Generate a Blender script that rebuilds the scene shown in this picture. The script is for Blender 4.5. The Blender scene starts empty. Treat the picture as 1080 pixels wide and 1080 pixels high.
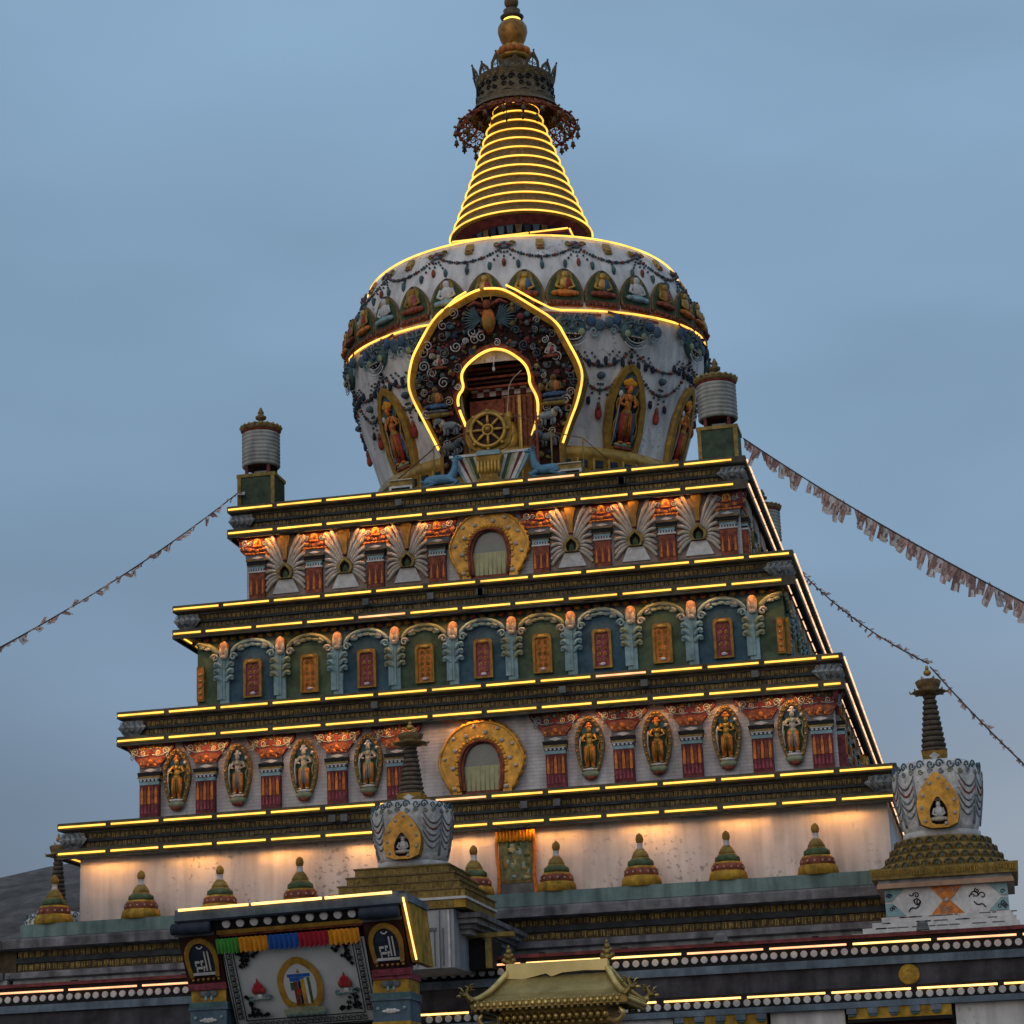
import bpy, math, random
from math import sin, cos, pi, radians
from mathutils import Matrix, Vector
random.seed(7)
SC = bpy.context.scene
COL = SC.collection
V = Vector

# ------------------------------------------------------------------ materials
def mat(name, col, rough=.75, metal=0., var=.22, scale=3., streak=0., bump=.0, col2=None, spec=.25, flake=0., fade=.16):
    m = bpy.data.materials.new(name); m.use_nodes = True
    nt = m.node_tree; N = nt.nodes; L = nt.links
    b = N['Principled BSDF']
    b.inputs['Roughness'].default_value = rough; b.inputs['Metallic'].default_value = metal
    b.inputs['Specular IOR Level'].default_value = spec
    g = N.new('ShaderNodeNewGeometry')
    n1 = N.new('ShaderNodeTexNoise'); n1.inputs['Scale'].default_value = scale; n1.inputs['Detail'].default_value = 6
    n1.inputs['Roughness'].default_value = .65
    L.new(g.outputs['Position'], n1.inputs['Vector'])
    r = N.new('ShaderNodeValToRGB'); e = r.color_ramp.elements
    c = V(col); d = V(col2) if col2 else c * (1 - 1.6 * var)
    e[0].position = .32; e[0].color = (*d, 1)
    e[1].position = .68; e[1].color = (*(c * (1 + .35 * var)), 1)
    L.new(n1.outputs['Fac'], r.inputs['Fac'])
    out = r.outputs['Color']
    if streak:
        mp = N.new('ShaderNodeMapping'); mp.inputs['Scale'].default_value = (3.2, 3.2, .35)
        L.new(g.outputs['Position'], mp.inputs['Vector'])
        n2 = N.new('ShaderNodeTexNoise'); n2.inputs['Scale'].default_value = 1.3; n2.inputs['Detail'].default_value = 7
        L.new(mp.outputs['Vector'], n2.inputs['Vector'])
        r2 = N.new('ShaderNodeValToRGB'); q = r2.color_ramp.elements
        q[0].position = .36; q[0].color = (1 - streak, 1 - streak, 1 - streak * .95, 1); q[1].position = .58; q[1].color = (1, 1, 1, 1)
        L.new(n2.outputs['Fac'], r2.inputs['Fac'])
        mx = N.new('ShaderNodeMix'); mx.data_type = 'RGBA'; mx.blend_type = 'MULTIPLY'; mx.inputs['Factor'].default_value = 1
        L.new(out, mx.inputs['A']); L.new(r2.outputs['Color'], mx.inputs['B']); out = mx.outputs['Result']
    def mul(out, fac):
        mx = N.new('ShaderNodeMix'); mx.data_type = 'RGBA'; mx.blend_type = 'MULTIPLY'; mx.inputs['Factor'].default_value = 1
        L.new(out, mx.inputs['A']); L.new(fac, mx.inputs['B']); return mx.outputs['Result']
    def ramp(sc, p0, c0, p1, det=4):
        q = N.new('ShaderNodeTexNoise'); q.inputs['Scale'].default_value = sc; q.inputs['Detail'].default_value = det
        L.new(g.outputs['Position'], q.inputs['Vector'])
        rr = N.new('ShaderNodeValToRGB'); w = rr.color_ramp.elements; w[0].position = p0; w[0].color = (c0, c0, c0, 1); w[1].position = p1; w[1].color = (1, 1, 1, 1)
        L.new(q.outputs['Fac'], rr.inputs['Fac']); return rr.outputs['Color']
    if fade: out = mul(out, ramp(.55, .36, 1 - fade * 1.6, .62))
    if flake:
        m1 = ramp(.45, .5, 1, .51); a = ramp(9., .35, 1 - flake, .42, 8)
        mk = N.new('ShaderNodeMix'); mk.data_type = 'RGBA'; mk.blend_type = 'MIX'
        q = N.new('ShaderNodeTexNoise'); q.inputs['Scale'].default_value = .7; q.inputs['Detail'].default_value = 2; L.new(g.outputs['Position'], q.inputs['Vector'])
        rr = N.new('ShaderNodeMapRange'); rr.inputs['From Min'].default_value = .5; rr.inputs['From Max'].default_value = .62; L.new(q.outputs['Fac'], rr.inputs['Value'])
        L.new(rr.outputs[0], mk.inputs['Factor']); mk.inputs['A'].default_value = (1, 1, 1, 1); L.new(a, mk.inputs['B'])
        out = mul(out, mk.outputs['Result'])
    L.new(out, b.inputs['Base Color'])
    if bump:
        bp = N.new('ShaderNodeBump'); bp.inputs['Strength'].default_value = bump; bp.inputs['Distance'].default_value = .03
        n3 = N.new('ShaderNodeTexNoise'); n3.inputs['Scale'].default_value = scale * 5; n3.inputs['Detail'].default_value = 5
        L.new(g.outputs['Position'], n3.inputs['Vector']); L.new(n3.outputs['Fac'], bp.inputs['Height'])
        L.new(bp.outputs['Normal'], b.inputs['Normal'])
    return m

def emit(name, col, s):
    m = bpy.data.materials.new(name); m.use_nodes = True
    b = m.node_tree.nodes['Principled BSDF']
    b.inputs['Base Color'].default_value = (.6, .5, .2, 1)
    b.inputs['Emission Color'].default_value = (*col, 1); b.inputs['Emission Strength'].default_value = s
    nt = m.node_tree; g = nt.nodes.new('ShaderNodeNewGeometry'); n = nt.nodes.new('ShaderNodeTexNoise'); n.inputs['Scale'].default_value = 1.7; n.inputs['Detail'].default_value = 4
    r = nt.nodes.new('ShaderNodeMapRange'); r.inputs['From Min'].default_value = .3; r.inputs['From Max'].default_value = .65; r.inputs['To Min'].default_value = s * .55; r.inputs['To Max'].default_value = s * 1.1
    nt.links.new(g.outputs['Position'], n.inputs['Vector']); nt.links.new(n.outputs['Fac'], r.inputs['Value']); nt.links.new(r.outputs[0], b.inputs['Emission Strength'])
    return m

def brickwall(name, col, mortar, sx=.5, sz=.13):
    m = mat(name, col, .85, var=.12, scale=2.2, streak=.25)
    nt = m.node_tree; N = nt.nodes; L = nt.links; b = N['Principled BSDF']
    g = N.new('ShaderNodeNewGeometry'); s = N.new('ShaderNodeSeparateXYZ'); L.new(g.outputs['Position'], s.inputs[0])
    ad = N.new('ShaderNodeMath'); L.new(s.outputs[0], ad.inputs[0]); L.new(s.outputs[1], ad.inputs[1])
    cb = N.new('ShaderNodeCombineXYZ'); L.new(ad.outputs[0], cb.inputs[0]); L.new(s.outputs[2], cb.inputs[1])
    t = N.new('ShaderNodeTexBrick'); L.new(cb.outputs[0], t.inputs['Vector'])
    t.inputs['Scale'].default_value = 1; t.inputs['Brick Width'].default_value = sx; t.inputs['Row Height'].default_value = sz
    t.inputs['Mortar Size'].default_value = .012
    t.inputs['Color1'].default_value = (1, 1, 1, 1); t.inputs['Color2'].default_value = (.9, .9, .9, 1); t.inputs['Mortar'].default_value = (*mortar, 1)
    old = b.inputs['Base Color'].links[0].from_socket
    mx = N.new('ShaderNodeMix'); mx.data_type = 'RGBA'; mx.blend_type = 'MULTIPLY'; mx.inputs['Factor'].default_value = 1
    L.new(old, mx.inputs['A']); L.new(t.outputs['Color'], mx.inputs['B']); L.new(mx.outputs['Result'], b.inputs['Base Color'])
    bp = N.new('ShaderNodeBump'); bp.inputs['Strength'].default_value = .5; bp.inputs['Distance'].default_value = .02
    L.new(t.outputs['Fac'], bp.inputs['Height']); bp.invert = True; L.new(bp.outputs['Normal'], b.inputs['Normal'])
    return m

M = {}
def dm(n, *a, **k): M[n] = mat(n, *a, **k)
dm('white', (.7, .685, .67), .85, var=.1, scale=1.6, streak=.26, bump=.15, flake=.5)
dm('domegrey', (.78, .76, .73), .85, var=.28, scale=7, streak=.3, bump=.3, flake=.5)
dm('wallwhite', (.65, .645, .635), .85, var=.1, scale=.7, streak=.22, bump=.25, flake=.45)
M['brick'] = brickwall('white_brick', (.6, .58, .59), (.8, .8, .81), .34, .085)
dm('cornice', (.105, .095, .072), .7, var=.3, scale=3, streak=.3)
dm('frieze', (.085, .06, .034), .8, var=.4, scale=5)
dm('friezeblue', (.04, .048, .055), .8, var=.4, scale=4)
dm('script', (.36, .24, .07), .7, var=.5, scale=5)
dm('scriptplinth', (.34, .235, .06), .65, var=.5, scale=5)  # gold of the plinth inscription
dm('script2', (.28, .2, .085), .75, var=.5, scale=5)
dm('paintgrey', (.3, .33, .35), .8, var=.6, scale=9, col2=(.05, .07, .09))
dm('wingold', (.74, .36, .035), .42, metal=.2, var=.4, scale=5, spec=.4)
dm('spirebrown', (.13, .1, .07), .75, var=.4, scale=6)
dm('gold', (.5, .29, .045), .38, metal=.35, var=.35, scale=5, spec=.5)
dm('ochre', (.36, .2, .03), .65, var=.35, scale=5)
dm('yellow', (.56, .33, .04), .8, var=.4, scale=4, streak=.35, flake=.45, bump=.3)
dm('olive', (.32, .225, .06), .7, var=.4, scale=6)
dm('darkgold', (.2, .13, .05), .55, var=.4, scale=7)
dm('copper', (.5, .235, .05), .4, metal=.35, var=.35, scale=6)
dm('bronze', (.15, .11, .06), .6, metal=0., var=.4, scale=8)
dm('redbrown', (.3, .085, .05), .8, var=.45, scale=7)
dm('red', (.36, .05, .035), .75, var=.35, scale=7)
dm('orange', (.68, .22, .045), .7, var=.35, scale=9)
dm('peach', (.44, .27, .18), .75, var=.2, scale=5)
dm('maroon', (.19, .045, .05), .8, var=.4, scale=5)
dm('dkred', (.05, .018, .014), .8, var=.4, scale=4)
dm('cream', (.5, .45, .36), .8, var=.25, scale=6)
dm('palewhite', (.6, .59, .58), .8, var=.2, scale=6)
dm('blue', (.07, .13, .24), .75, var=.35, scale=5)
dm('paleblue', (.25, .39, .42), .8, var=.25, scale=5)
dm('deerblue', (.1, .24, .36), .6, var=.25, scale=4)
dm('navy', (.022, .034, .06), .75, var=.4, scale=4)
dm('teal', (.08, .16, .17), .8, var=.35, scale=5)
dm('tealledge', (.19, .27, .25), .85, var=.28, scale=1.6, streak=.4, col2=(.13, .19, .18))
dm('stone', (.22, .21, .22), .9, var=.35, scale=2.2, streak=.45, bump=.3)
dm('greywall', (.33, .34, .34), .9, var=.22, scale=1.4, streak=.45, bump=.2)
dm('green', (.06, .1, .05), .75, var=.35, scale=5)
dm('leafdark', (.1, .15, .075), .75, var=.4, scale=6)
dm('leafgreen', (.3, .34, .21), .8, var=.3, scale=5)
dm('baygreen', (.09, .14, .085), .8, var=.35, scale=3)
dm('bayblue', (.05, .115, .165), .8, var=.35, scale=3)
dm('purple', (.36, .08, .12), .8, var=.4, scale=9)
dm('black', (.012, .012, .014), .8, var=.3, scale=4)
dm('grey', (.16, .165, .17), .8, var=.3, scale=4)
dm('band', (.07, .068, .08), .8, var=.4, scale=2, streak=.35)
dm('slab', (.15, .2, .25), .7, var=.3, scale=2.5, streak=.3)
dm('bluegrey', (.10, .16, .21), .75, var=.3, scale=3, streak=.25)
dm('cloth', (.46, .49, .5), .9, var=.08, scale=2)
dm('clothgreen', (.07, .34, .06), .85, var=.2, scale=8)
dm('clothorange', (.72, .3, .02), .85, var=.2, scale=8)
dm('clothblue', (.02, .1, .4), .85, var=.2, scale=8)
dm('clothred', (.38, .02, .04), .85, var=.2, scale=8)
dm('curtain', (.46, .44, .25), .9, var=.15, scale=5)
dm('glass', (.1, .125, .12), .25, var=.2, scale=2, spec=.6)
dm('gilt', (.8, .58, .2), .34, metal=.75, var=.25, scale=4)
dm('giltroof', (.42, .32, .12), .42, metal=.6, var=.25, scale=3)
dm('giltlight', (.9, .68, .27), .55, metal=.05, var=.12, scale=2)  # ridge gilding: paler than giltroof, with its sky reflection put into the colour
dm('giltdark', (.3, .21, .07), .4, metal=.7, var=.35, scale=9)
dm('turret', (.38, .39, .37), .85, var=.2, scale=3, streak=.3)
dm('turgreen', (.055, .085, .05), .75, var=.35, scale=4)
dm('flagpink', (.78, .5, .42), .9, var=.4, scale=14, col2=(.3, .2, .18))
dm('flagwhite', (.9, .86, .83), .9, var=.4, scale=16, col2=(.45, .4, .38))
dm('flagdark', (.5, .3, .26), .9, var=.4, scale=14)
dm('rust', (.33, .12, .06), .75, var=.45, scale=9)
dm('beadblue', (.06, .085, .12), .7, var=.4, scale=9)
dm('shade', (.3, .22, .18), .85, var=.3, scale=5)
dm('shell', (.52, .46, .41), .8, var=.25, scale=6)
dm('rope', (.06, .05, .05), .9)
dm('hill', (.12, .108, .1), .95, var=.42, scale=.13, fade=.2)
dm('ground', (.16, .15, .14), .95, var=.2, scale=.6)
dm('metalwhite', (.4, .42, .44), .6, var=.12, scale=3, streak=.3)
dm('picgreen', (.19, .2, .09), .6, var=.7, scale=9, col2=(.04, .06, .03))
dm('glowstrip', (.16, .13, .03), .6, var=.3, scale=5)  # olive strip behind the tubes, painted in place of their glow
M['led'] = emit('led_yellow', (1, .5, .055), 1.85)
M['ledring'] = emit('led_ring', (1, .5, .055), 1.75)
M['ledwarm'] = emit('led_warm', (1, .56, .16), 2.3)
M['ledpink'] = emit('led_faded', (1, .42, .2), 1.5)
M['ledside'] = emit('led_side', (1, .6, .34), 1.3)
M['cove'] = emit('cove_lamp', (1, .41, .1), 88)
for n_ in ('flagpink', 'flagwhite', 'flagdark'):          # thin cloth lets the sky through
    nt_ = M[n_].node_tree; b_ = nt_.nodes['Principled BSDF']; t_ = nt_.nodes.new('ShaderNodeBsdfTranslucent'); x_ = nt_.nodes.new('ShaderNodeMixShader'); x_.inputs[0].default_value = .5
    nt_.links.new(b_.inputs['Base Color'].links[0].from_socket, t_.inputs['Color']); nt_.links.new(b_.outputs[0], x_.inputs[1]); nt_.links.new(t_.outputs[0], x_.inputs[2])
    nt_.links.new(x_.outputs[0], nt_.nodes['Material Output'].inputs['Surface'])
M['covemid'] = emit('cove_lamp_mid', (1, .42, .11), 88)
M['covelow'] = emit('cove_lamp_small', (1, .42, .11), 55)
M['finlamp'] = emit('finial_lamp', (1, .7, .1), 2.2)

# ------------------------------------------------------------------ mesh builder
class MB:
    def __init__(s): s.v = []; s.f = []; s.m = []; s.sm = []; s.ms = []; s.T = Matrix.Identity(4)
    def slot(s, m):
        if m not in s.ms: s.ms.append(m)
        return s.ms.index(m)
    def add(s, vs, fs, m, smooth=False):
        o = len(s.v); T = s.T
        s.v += [T @ V(p) for p in vs]
        k = s.slot(m) if isinstance(m, str) else None
        for i, f in enumerate(fs):
            s.f.append([o + a for a in f]); s.m.append(k if k is not None else s.slot(m[i])); s.sm.append(smooth)
    def box(s, x0, x1, y0, y1, z0, z1, m, tx=0, ty=0, bx=0):
        # tx, ty widen the top, bx the bottom
        vs = [(x0 - bx, y0, z0), (x1 + bx, y0, z0), (x1 + bx, y1, z0), (x0 - bx, y1, z0),
              (x0 - tx, y0 - ty, z1), (x1 + tx, y0 - ty, z1), (x1 + tx, y1 + ty, z1), (x0 - tx, y1 + ty, z1)]
        s.add(vs, [(0, 3, 2, 1), (4, 5, 6, 7), (0, 1, 5, 4), (1, 2, 6, 5), (2, 3, 7, 6), (3, 0, 4, 7)], m)
    def cbox(s, x, y, z, w, d, h, m): s.box(x - w / 2, x + w / 2, y - d / 2, y + d / 2, z - h / 2, z + h / 2, m)
    def lathe(s, pr, n, m, c=(0, 0, 0), smooth=True, skip=None, caps=True, sq=0):
        vs = []
        for r, z in pr:
            for i in range(n):
                a = 2 * pi * i / n + sq
                vs.append((c[0] + r * sin(a), c[1] - r * cos(a), c[2] + z))
        fs = []; mm = []
        for j in range(len(pr) - 1):
            for i in range(n):
                if skip and skip((i + .5) / n * 2 * pi, j): continue
                k = (i + 1) % n
                fs.append((j * n + i, j * n + k, (j + 1) * n + k, (j + 1) * n + i))
                mm.append(m if isinstance(m, str) else m[j])
        if caps:
            fs.append(tuple(range(n))[::-1]); mm.append(mm[0]); fs.append(tuple((len(pr) - 1) * n + i for i in range(n))); mm.append(mm[-2])
        s.add(vs, fs, mm, smooth)
    def tube(s, pts, r, m, n=6, closed=False, smooth=True, flat=1.):
        pts = [V(p) for p in pts]; K = len(pts); vs = []
        rr = r if isinstance(r, (list, tuple)) else [r] * K
        if len(rr) != K:
            q = len(rr) - 1; rr = [rr[min(int(i * q / (K - 1)), q - 1)] * (1 - (i * q / (K - 1) - min(int(i * q / (K - 1)), q - 1))) + rr[min(int(i * q / (K - 1)), q - 1) + 1] * (i * q / (K - 1) - min(int(i * q / (K - 1)), q - 1)) for i in range(K)]
        for i, p in enumerate(pts):
            if closed: t = pts[(i + 1) % K] - pts[i - 1]
            else: t = pts[min(i + 1, K - 1)] - pts[max(i - 1, 0)]
            t.normalize()
            a = V((0, -1, 0)) if abs(t.y) < .9 else V((0, 0, 1))
            b = t.cross(a).normalized(); a = b.cross(t)
            for k in range(n):
                g = 2 * pi * k / n
                vs.append(p + (b * cos(g) + a * sin(g) * flat) * rr[i])
        fs = []
        for i in range(K if closed else K - 1):
            j = (i + 1) % K
            for k in range(n):
                q = (k + 1) % n
                fs.append((i * n + k, i * n + q, j * n + q, j * n + k))
        if not closed: fs += [tuple(range(n))[::-1], tuple((K - 1) * n + k for k in range(n))]
        s.add(vs, fs, m, smooth)
    def ell(s, c, r, m, n=8, k=6, R=None):
        r = (r, r, r) if not isinstance(r, (tuple, list)) else r
        R = R or Matrix.Identity(3); c = V(c)
        vs = [c + R @ V((0, 0, -r[2]))]
        for j in range(1, k):
            t = -pi / 2 + pi * j / k
            for i in range(n):
                a = 2 * pi * i / n
                vs.append(c + R @ V((r[0] * cos(t) * cos(a), r[1] * cos(t) * sin(a), r[2] * sin(t))))
        vs.append(c + R @ V((0, 0, r[2])))
        fs = [(0, 1 + (i + 1) % n, 1 + i) for i in range(n)]
        for j in range(k - 2):
            for i in range(n):
                q = (i + 1) % n
                fs.append((1 + j * n + i, 1 + j * n + q, 1 + (j + 1) * n + q, 1 + (j + 1) * n + i))
        e = len(vs) - 1; b = 1 + (k - 2) * n
        fs += [(b + i, b + (i + 1) % n, e) for i in range(n)]
        s.add(vs, fs, m, True)
    def prism(s, poly, w0, w1, m, mside=None):
        # outline in local x,z ; w = distance towards -y
        n = len(poly)
        vs = [(u, -w1, v) for u, v in poly] + [(u, -w0, v) for u, v in poly]
        fs = [tuple(range(n)), tuple(range(n, 2 * n))[::-1]] + [(i, n + i, n + (i + 1) % n, (i + 1) % n) for i in range(n)]
        s.add(vs, fs, [m, m] + [mside or m] * n)
    def ring(s, po, pi_, w0, w1, m, mside=None, closed=True):
        n = len(po)
        vs = [(u, -w1, v) for u, v in po] + [(u, -w1, v) for u, v in pi_] + [(u, -w0, v) for u, v in po] + [(u, -w0, v) for u, v in pi_]
        fs = []; mm = []
        for i in range(n if closed else n - 1):
            j = (i + 1) % n
            fs += [(i, n + i, n + j, j), (2 * n + i, 2 * n + j, 3 * n + j, 3 * n + i), (i, j, 2 * n + j, 2 * n + i), (n + i, 3 * n + i, 3 * n + j, n + j)]
            mm += [m, m, mside or m, mside or m]
        if not closed:
            fs += [(0, 2 * n, 3 * n, n), (n - 1, 2 * n - 1, 4 * n - 1, 3 * n - 1)]; mm += [m, m]
        s.add(vs, fs, mm)
    def square(s, prof, mats, half=None, a=0):
        # prof: (offset from axis, z) swept round a square
        vs = []; n = len(prof)
        for sx, sy in ((-1, -1), (1, -1), (1, 1), (-1, 1)):
            vs += [(sx * h, sy * h, z) for h, z in prof]
        fs = []; mm = []
        for c in range(4):
            d = (c + 1) % 4
            for j in range(n - 1):
                fs.append((c * n + j, d * n + j, d * n + j + 1, c * n + j + 1)); mm.append(mats if isinstance(mats, str) else mats[j])
        s.add(vs, fs, mm)
    def scroll(s, u, v, r, m, w=.03, th=.02, turns=1.6, d=1, a0=0., n=16):
        pts = []
        for i in range(n):
            t = i / (n - 1); a = a0 + d * turns * 2 * pi * t; q = r * (1 - .82 * t)
            pts.append((u + q * cos(a), -w, v + q * sin(a)))
        s.tube(pts, [th * (1 - .3 * i / n) for i in range(n)], m, n=5)
    def build(s, name, parent=None, at=None, **props):
        me = bpy.data.meshes.new(name); me.from_pydata([tuple(p) for p in s.v], [], s.f)
        for m in s.ms: me.materials.append(M[m])
        me.polygons.foreach_set('material_index', s.m); me.polygons.foreach_set('use_smooth', s.sm)
        me.update()
        o = bpy.data.objects.new(name, me); COL.objects.link(o)
        setp(o, parent, at)
        for k, v in props.items(): o[k] = v
        return o

def world(o):
    m = o.matrix_basis.copy(); p = o.parent
    while p: m = p.matrix_basis @ m; p = p.parent
    return m
def setp(o, parent, at=None):
    at = at if at is not None else Matrix.Identity(4)
    if parent:
        o.parent = parent; o.matrix_basis = world(parent).inverted() @ at
    else: o.matrix_basis = at
def empty(name, loc, label, cat, group=None, rz=0.):
    o = bpy.data.objects.new(name, None); COL.objects.link(o); o.empty_display_size = .2
    o.matrix_basis = Matrix.Translation(loc) @ Matrix.Rotation(rz, 4, 'Z')
    tag(o, label, cat, group); return o
def tag(o, label, cat, group=None):
    o['label'] = label; o['category'] = cat
    if group: o['group'] = group
    return o
def inst(o, parent, at):
    # copy of a part and its own pieces, placed at a world matrix
    c = o.copy(); COL.objects.link(c); setp(c, parent, at)
    for ch in o.children:
        d = ch.copy(); COL.objects.link(d); d.parent = c
    return c
def clone(root, mtx, label, group=None):
    c = root.copy(); COL.objects.link(c); c.matrix_basis = mtx; c['label'] = label
    if group: c['group'] = group
    for ch in root.children:
        d = ch.copy(); COL.objects.link(d); d.parent = c
        for g in ch.children:
            e = g.copy(); COL.objects.link(e); e.parent = d
    return c
def TR(x, y, z, rz=0.): return Matrix.Translation((x, y, z)) @ Matrix.Rotation(rz, 4, 'Z')

# ------------------------------------------------------------------ small relief vocabulary
def arc(cx, cz, r, a0, a1, n, rz=None):
    rz = rz or r
    return [(cx + r * cos(radians(a0 + (a1 - a0) * i / n)), cz + rz * sin(radians(a0 + (a1 - a0) * i / n))) for i in range(n + 1)]
def smooth_closed(pts, it=2):
    for _ in range(it):
        q = []
        for i in range(len(pts)):
            a = pts[i]; b = pts[(i + 1) % len(pts)]
            q += [(a[0] * .75 + b[0] * .25, a[1] * .75 + b[1] * .25), (a[0] * .25 + b[0] * .75, a[1] * .25 + b[1] * .75)]
        pts = q
    return pts
def smooth_open(pts, it=2):
    for _ in range(it):
        q = [pts[0]]
        for a, b in zip(pts, pts[1:]):
            q += [tuple(x * .75 + y * .25 for x, y in zip(a, b)), tuple(x * .25 + y * .75 for x, y in zip(a, b))]
        pts = q + [pts[-1]]
    return pts
def seated(b, u, v, s, skin, robe, wrap, w=.05):
    # a seated relief figure, s = overall height
    b.ell((u, -w, v + .84 * s), (.13 * s, .12 * s, .15 * s), skin); b.ell((u, -w, v + .99 * s), (.07 * s, .06 * s, .07 * s), 'navy')
    b.ell((u, -w, v + .52 * s), (.22 * s, .16 * s, .26 * s), skin); b.ell((u + .08 * s, -w - .02, v + .5 * s), (.17 * s, .15 * s, .24 * s), wrap)
    b.ell((u, -w, v + .2 * s), (.42 * s, .2 * s, .13 * s), robe); b.ell((u, -w - .05 * s, v + .15 * s), (.3 * s, .2 * s, .08 * s), robe)
    for d in (-1, 1):
        b.tube([(u + d * .2 * s, -w, v + .66 * s), (u + d * .31 * s, -w - .03, v + .42 * s), (u + d * .1 * s, -w - .14 * s, v + .32 * s)], [.07 * s, .06 * s, .05 * s], skin, n=6)
        b.ell((u + d * .34 * s, -w - .04 * s, v + .18 * s), (.14 * s, .14 * s, .09 * s), robe)
def standing(b, u, v, s, skin, robe, dress, head, w=.06):
    for d in (-1, 1):
        b.tube([(u + d * .055 * s, -w, v + .46 * s), (u + d * .065 * s, -w - .01, v + .22 * s), (u + d * .06 * s, -w, v + .02 * s)], [.07 * s, .065 * s, .045 * s], robe, n=7)
        b.ell((u + d * .08 * s, -w - .04 * s, v + .015 * s), (.05 * s, .06 * s, .022 * s), skin)
        b.tube([(u + d * .09 * s, -w, v + .725 * s), (u + d * .17 * s, -w - .02, v + .6 * s), (u + d * .08 * s, -w - .1 * s, v + .57 * s)], [.034 * s, .03 * s, .022 * s], skin, n=6)
        b.tube(smooth_open([(u + d * .1 * s, -w, v + .74 * s), (u + d * .24 * s, -w, v + .62 * s), (u + d * .17 * s, -w - .02, v + .42 * s), (u + d * .25 * s, -w, v + .26 * s), (u + d * .2 * s, -w, v + .08 * s)], 1), .016 * s, dress, n=5)
        for q in range(4): b.tube([(u + d * .02 * s * q, -w - .07 * s, v + .42 * s), (u + d * .025 * s * q, -w - .075 * s, v + .12 * s)], .008 * s, skin if q % 2 else dress, n=4)
    b.ell((u, -w, v + .45 * s), (.11 * s, .075 * s, .09 * s), dress); b.ell((u, -w, v + .58 * s), (.075 * s, .06 * s, .11 * s), skin); b.ell((u, -w, v + .69 * s), (.1 * s, .065 * s, .07 * s), skin)
    b.tube([(u - .07 * s, -w - .05 * s, v + .74 * s), (u, -w - .08 * s, v + .64 * s), (u + .07 * s, -w - .05 * s, v + .74 * s)], .012 * s, dress, n=4)
    b.ell((u, -w - .02, v + .82 * s), (.055 * s, .06 * s, .07 * s), skin)
    b.ell((u, -w, v + .9 * s), (.1 * s, .05 * s, .045 * s), head); b.ell((u, -w, v + .95 * s), (.055 * s, .05 * s, .05 * s), head)
def glyphs(b, x0, x1, z, h, m, step=.16, rnd=None, d=.012):
    # a row of raised upright strokes, too small to read, along local x
    R = rnd or random; x = x0; step = step * .72
    while x < x1 - step:
        w = step * R.uniform(.7, .85); a = R.random()
        k = R.choice((2, 2, 3))
        for q in range(k):
            u = x + w * q / k
            b.box(u, u + w / k * R.uniform(.45, .65), -d, 0, z + h * R.choice((0, 0, .12, .3)), z + h * R.uniform(.78, .9), m)
        if a > .3: b.box(x, x + w * R.uniform(.6, 1), -d * .9, 0, z + h * .901, z + h, m)
        if a < .5: b.box(x + w * .1, x + w * .8, -d * .8, 0, z + h * .42, z + h * .54, m)
        x += step * R.uniform(.95, 1.15)

# ================================================================== setting
b = MB(); b.add([(-900, -900, -3.6), (900, -900, -3.6), (900, 900, -3.6), (-900, 900, -3.6)], [(0, 1, 2, 3)], 'ground')
b.build('ground', kind='structure')
b = MB(); n = 60; k = 24; vs = []
for j in range(k + 1):
    for i in range(n + 1):
        x = -420 + 560 * i / n; t = j / k; y = 190 + 330 * t
        crest = 72.5 + (x + 200) * .12 + 1.0 * sin(x * .07) + .7 * sin(x * .21 + 1)
        fall = max(0, min(1, (60 - x) / 190)); crest *= fall
        vs.append((x, y, -4 + crest * sin(pi * min(1, t * 1.25) * .5) + random.uniform(-.9, .9) * (t > 0)))
fs = [(j * (n + 1) + i, j * (n + 1) + i + 1, (j + 1) * (n + 1) + i + 1, (j + 1) * (n + 1) + i) for j in range(k) for i in range(n)]
b.add(vs, fs, 'hill', True); b.build('hillside', kind='structure')

# ================================================================== stupa
stupa = empty('stupa', (0, 0, 4.3), 'huge painted stupa of four lit tiers, round dome and ringed spire', 'stupa')
HS = [6.80, 7.89, 8.94, 10.0]
ZS = [15.19, 12.35, 9.49, 6.64]
WS = [6.46, 7.45, 8.56, 9.63]

def square_rot(k): return Matrix.Rotation(k * pi / 2, 4, 'Z')

def cove_run(b, H, z, w, segs, m):
    for u0, u1 in segs: b.tube([(u0, -(H - .085), z), (u1, -(H - .085), z)], .018, m, n=6)

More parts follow.
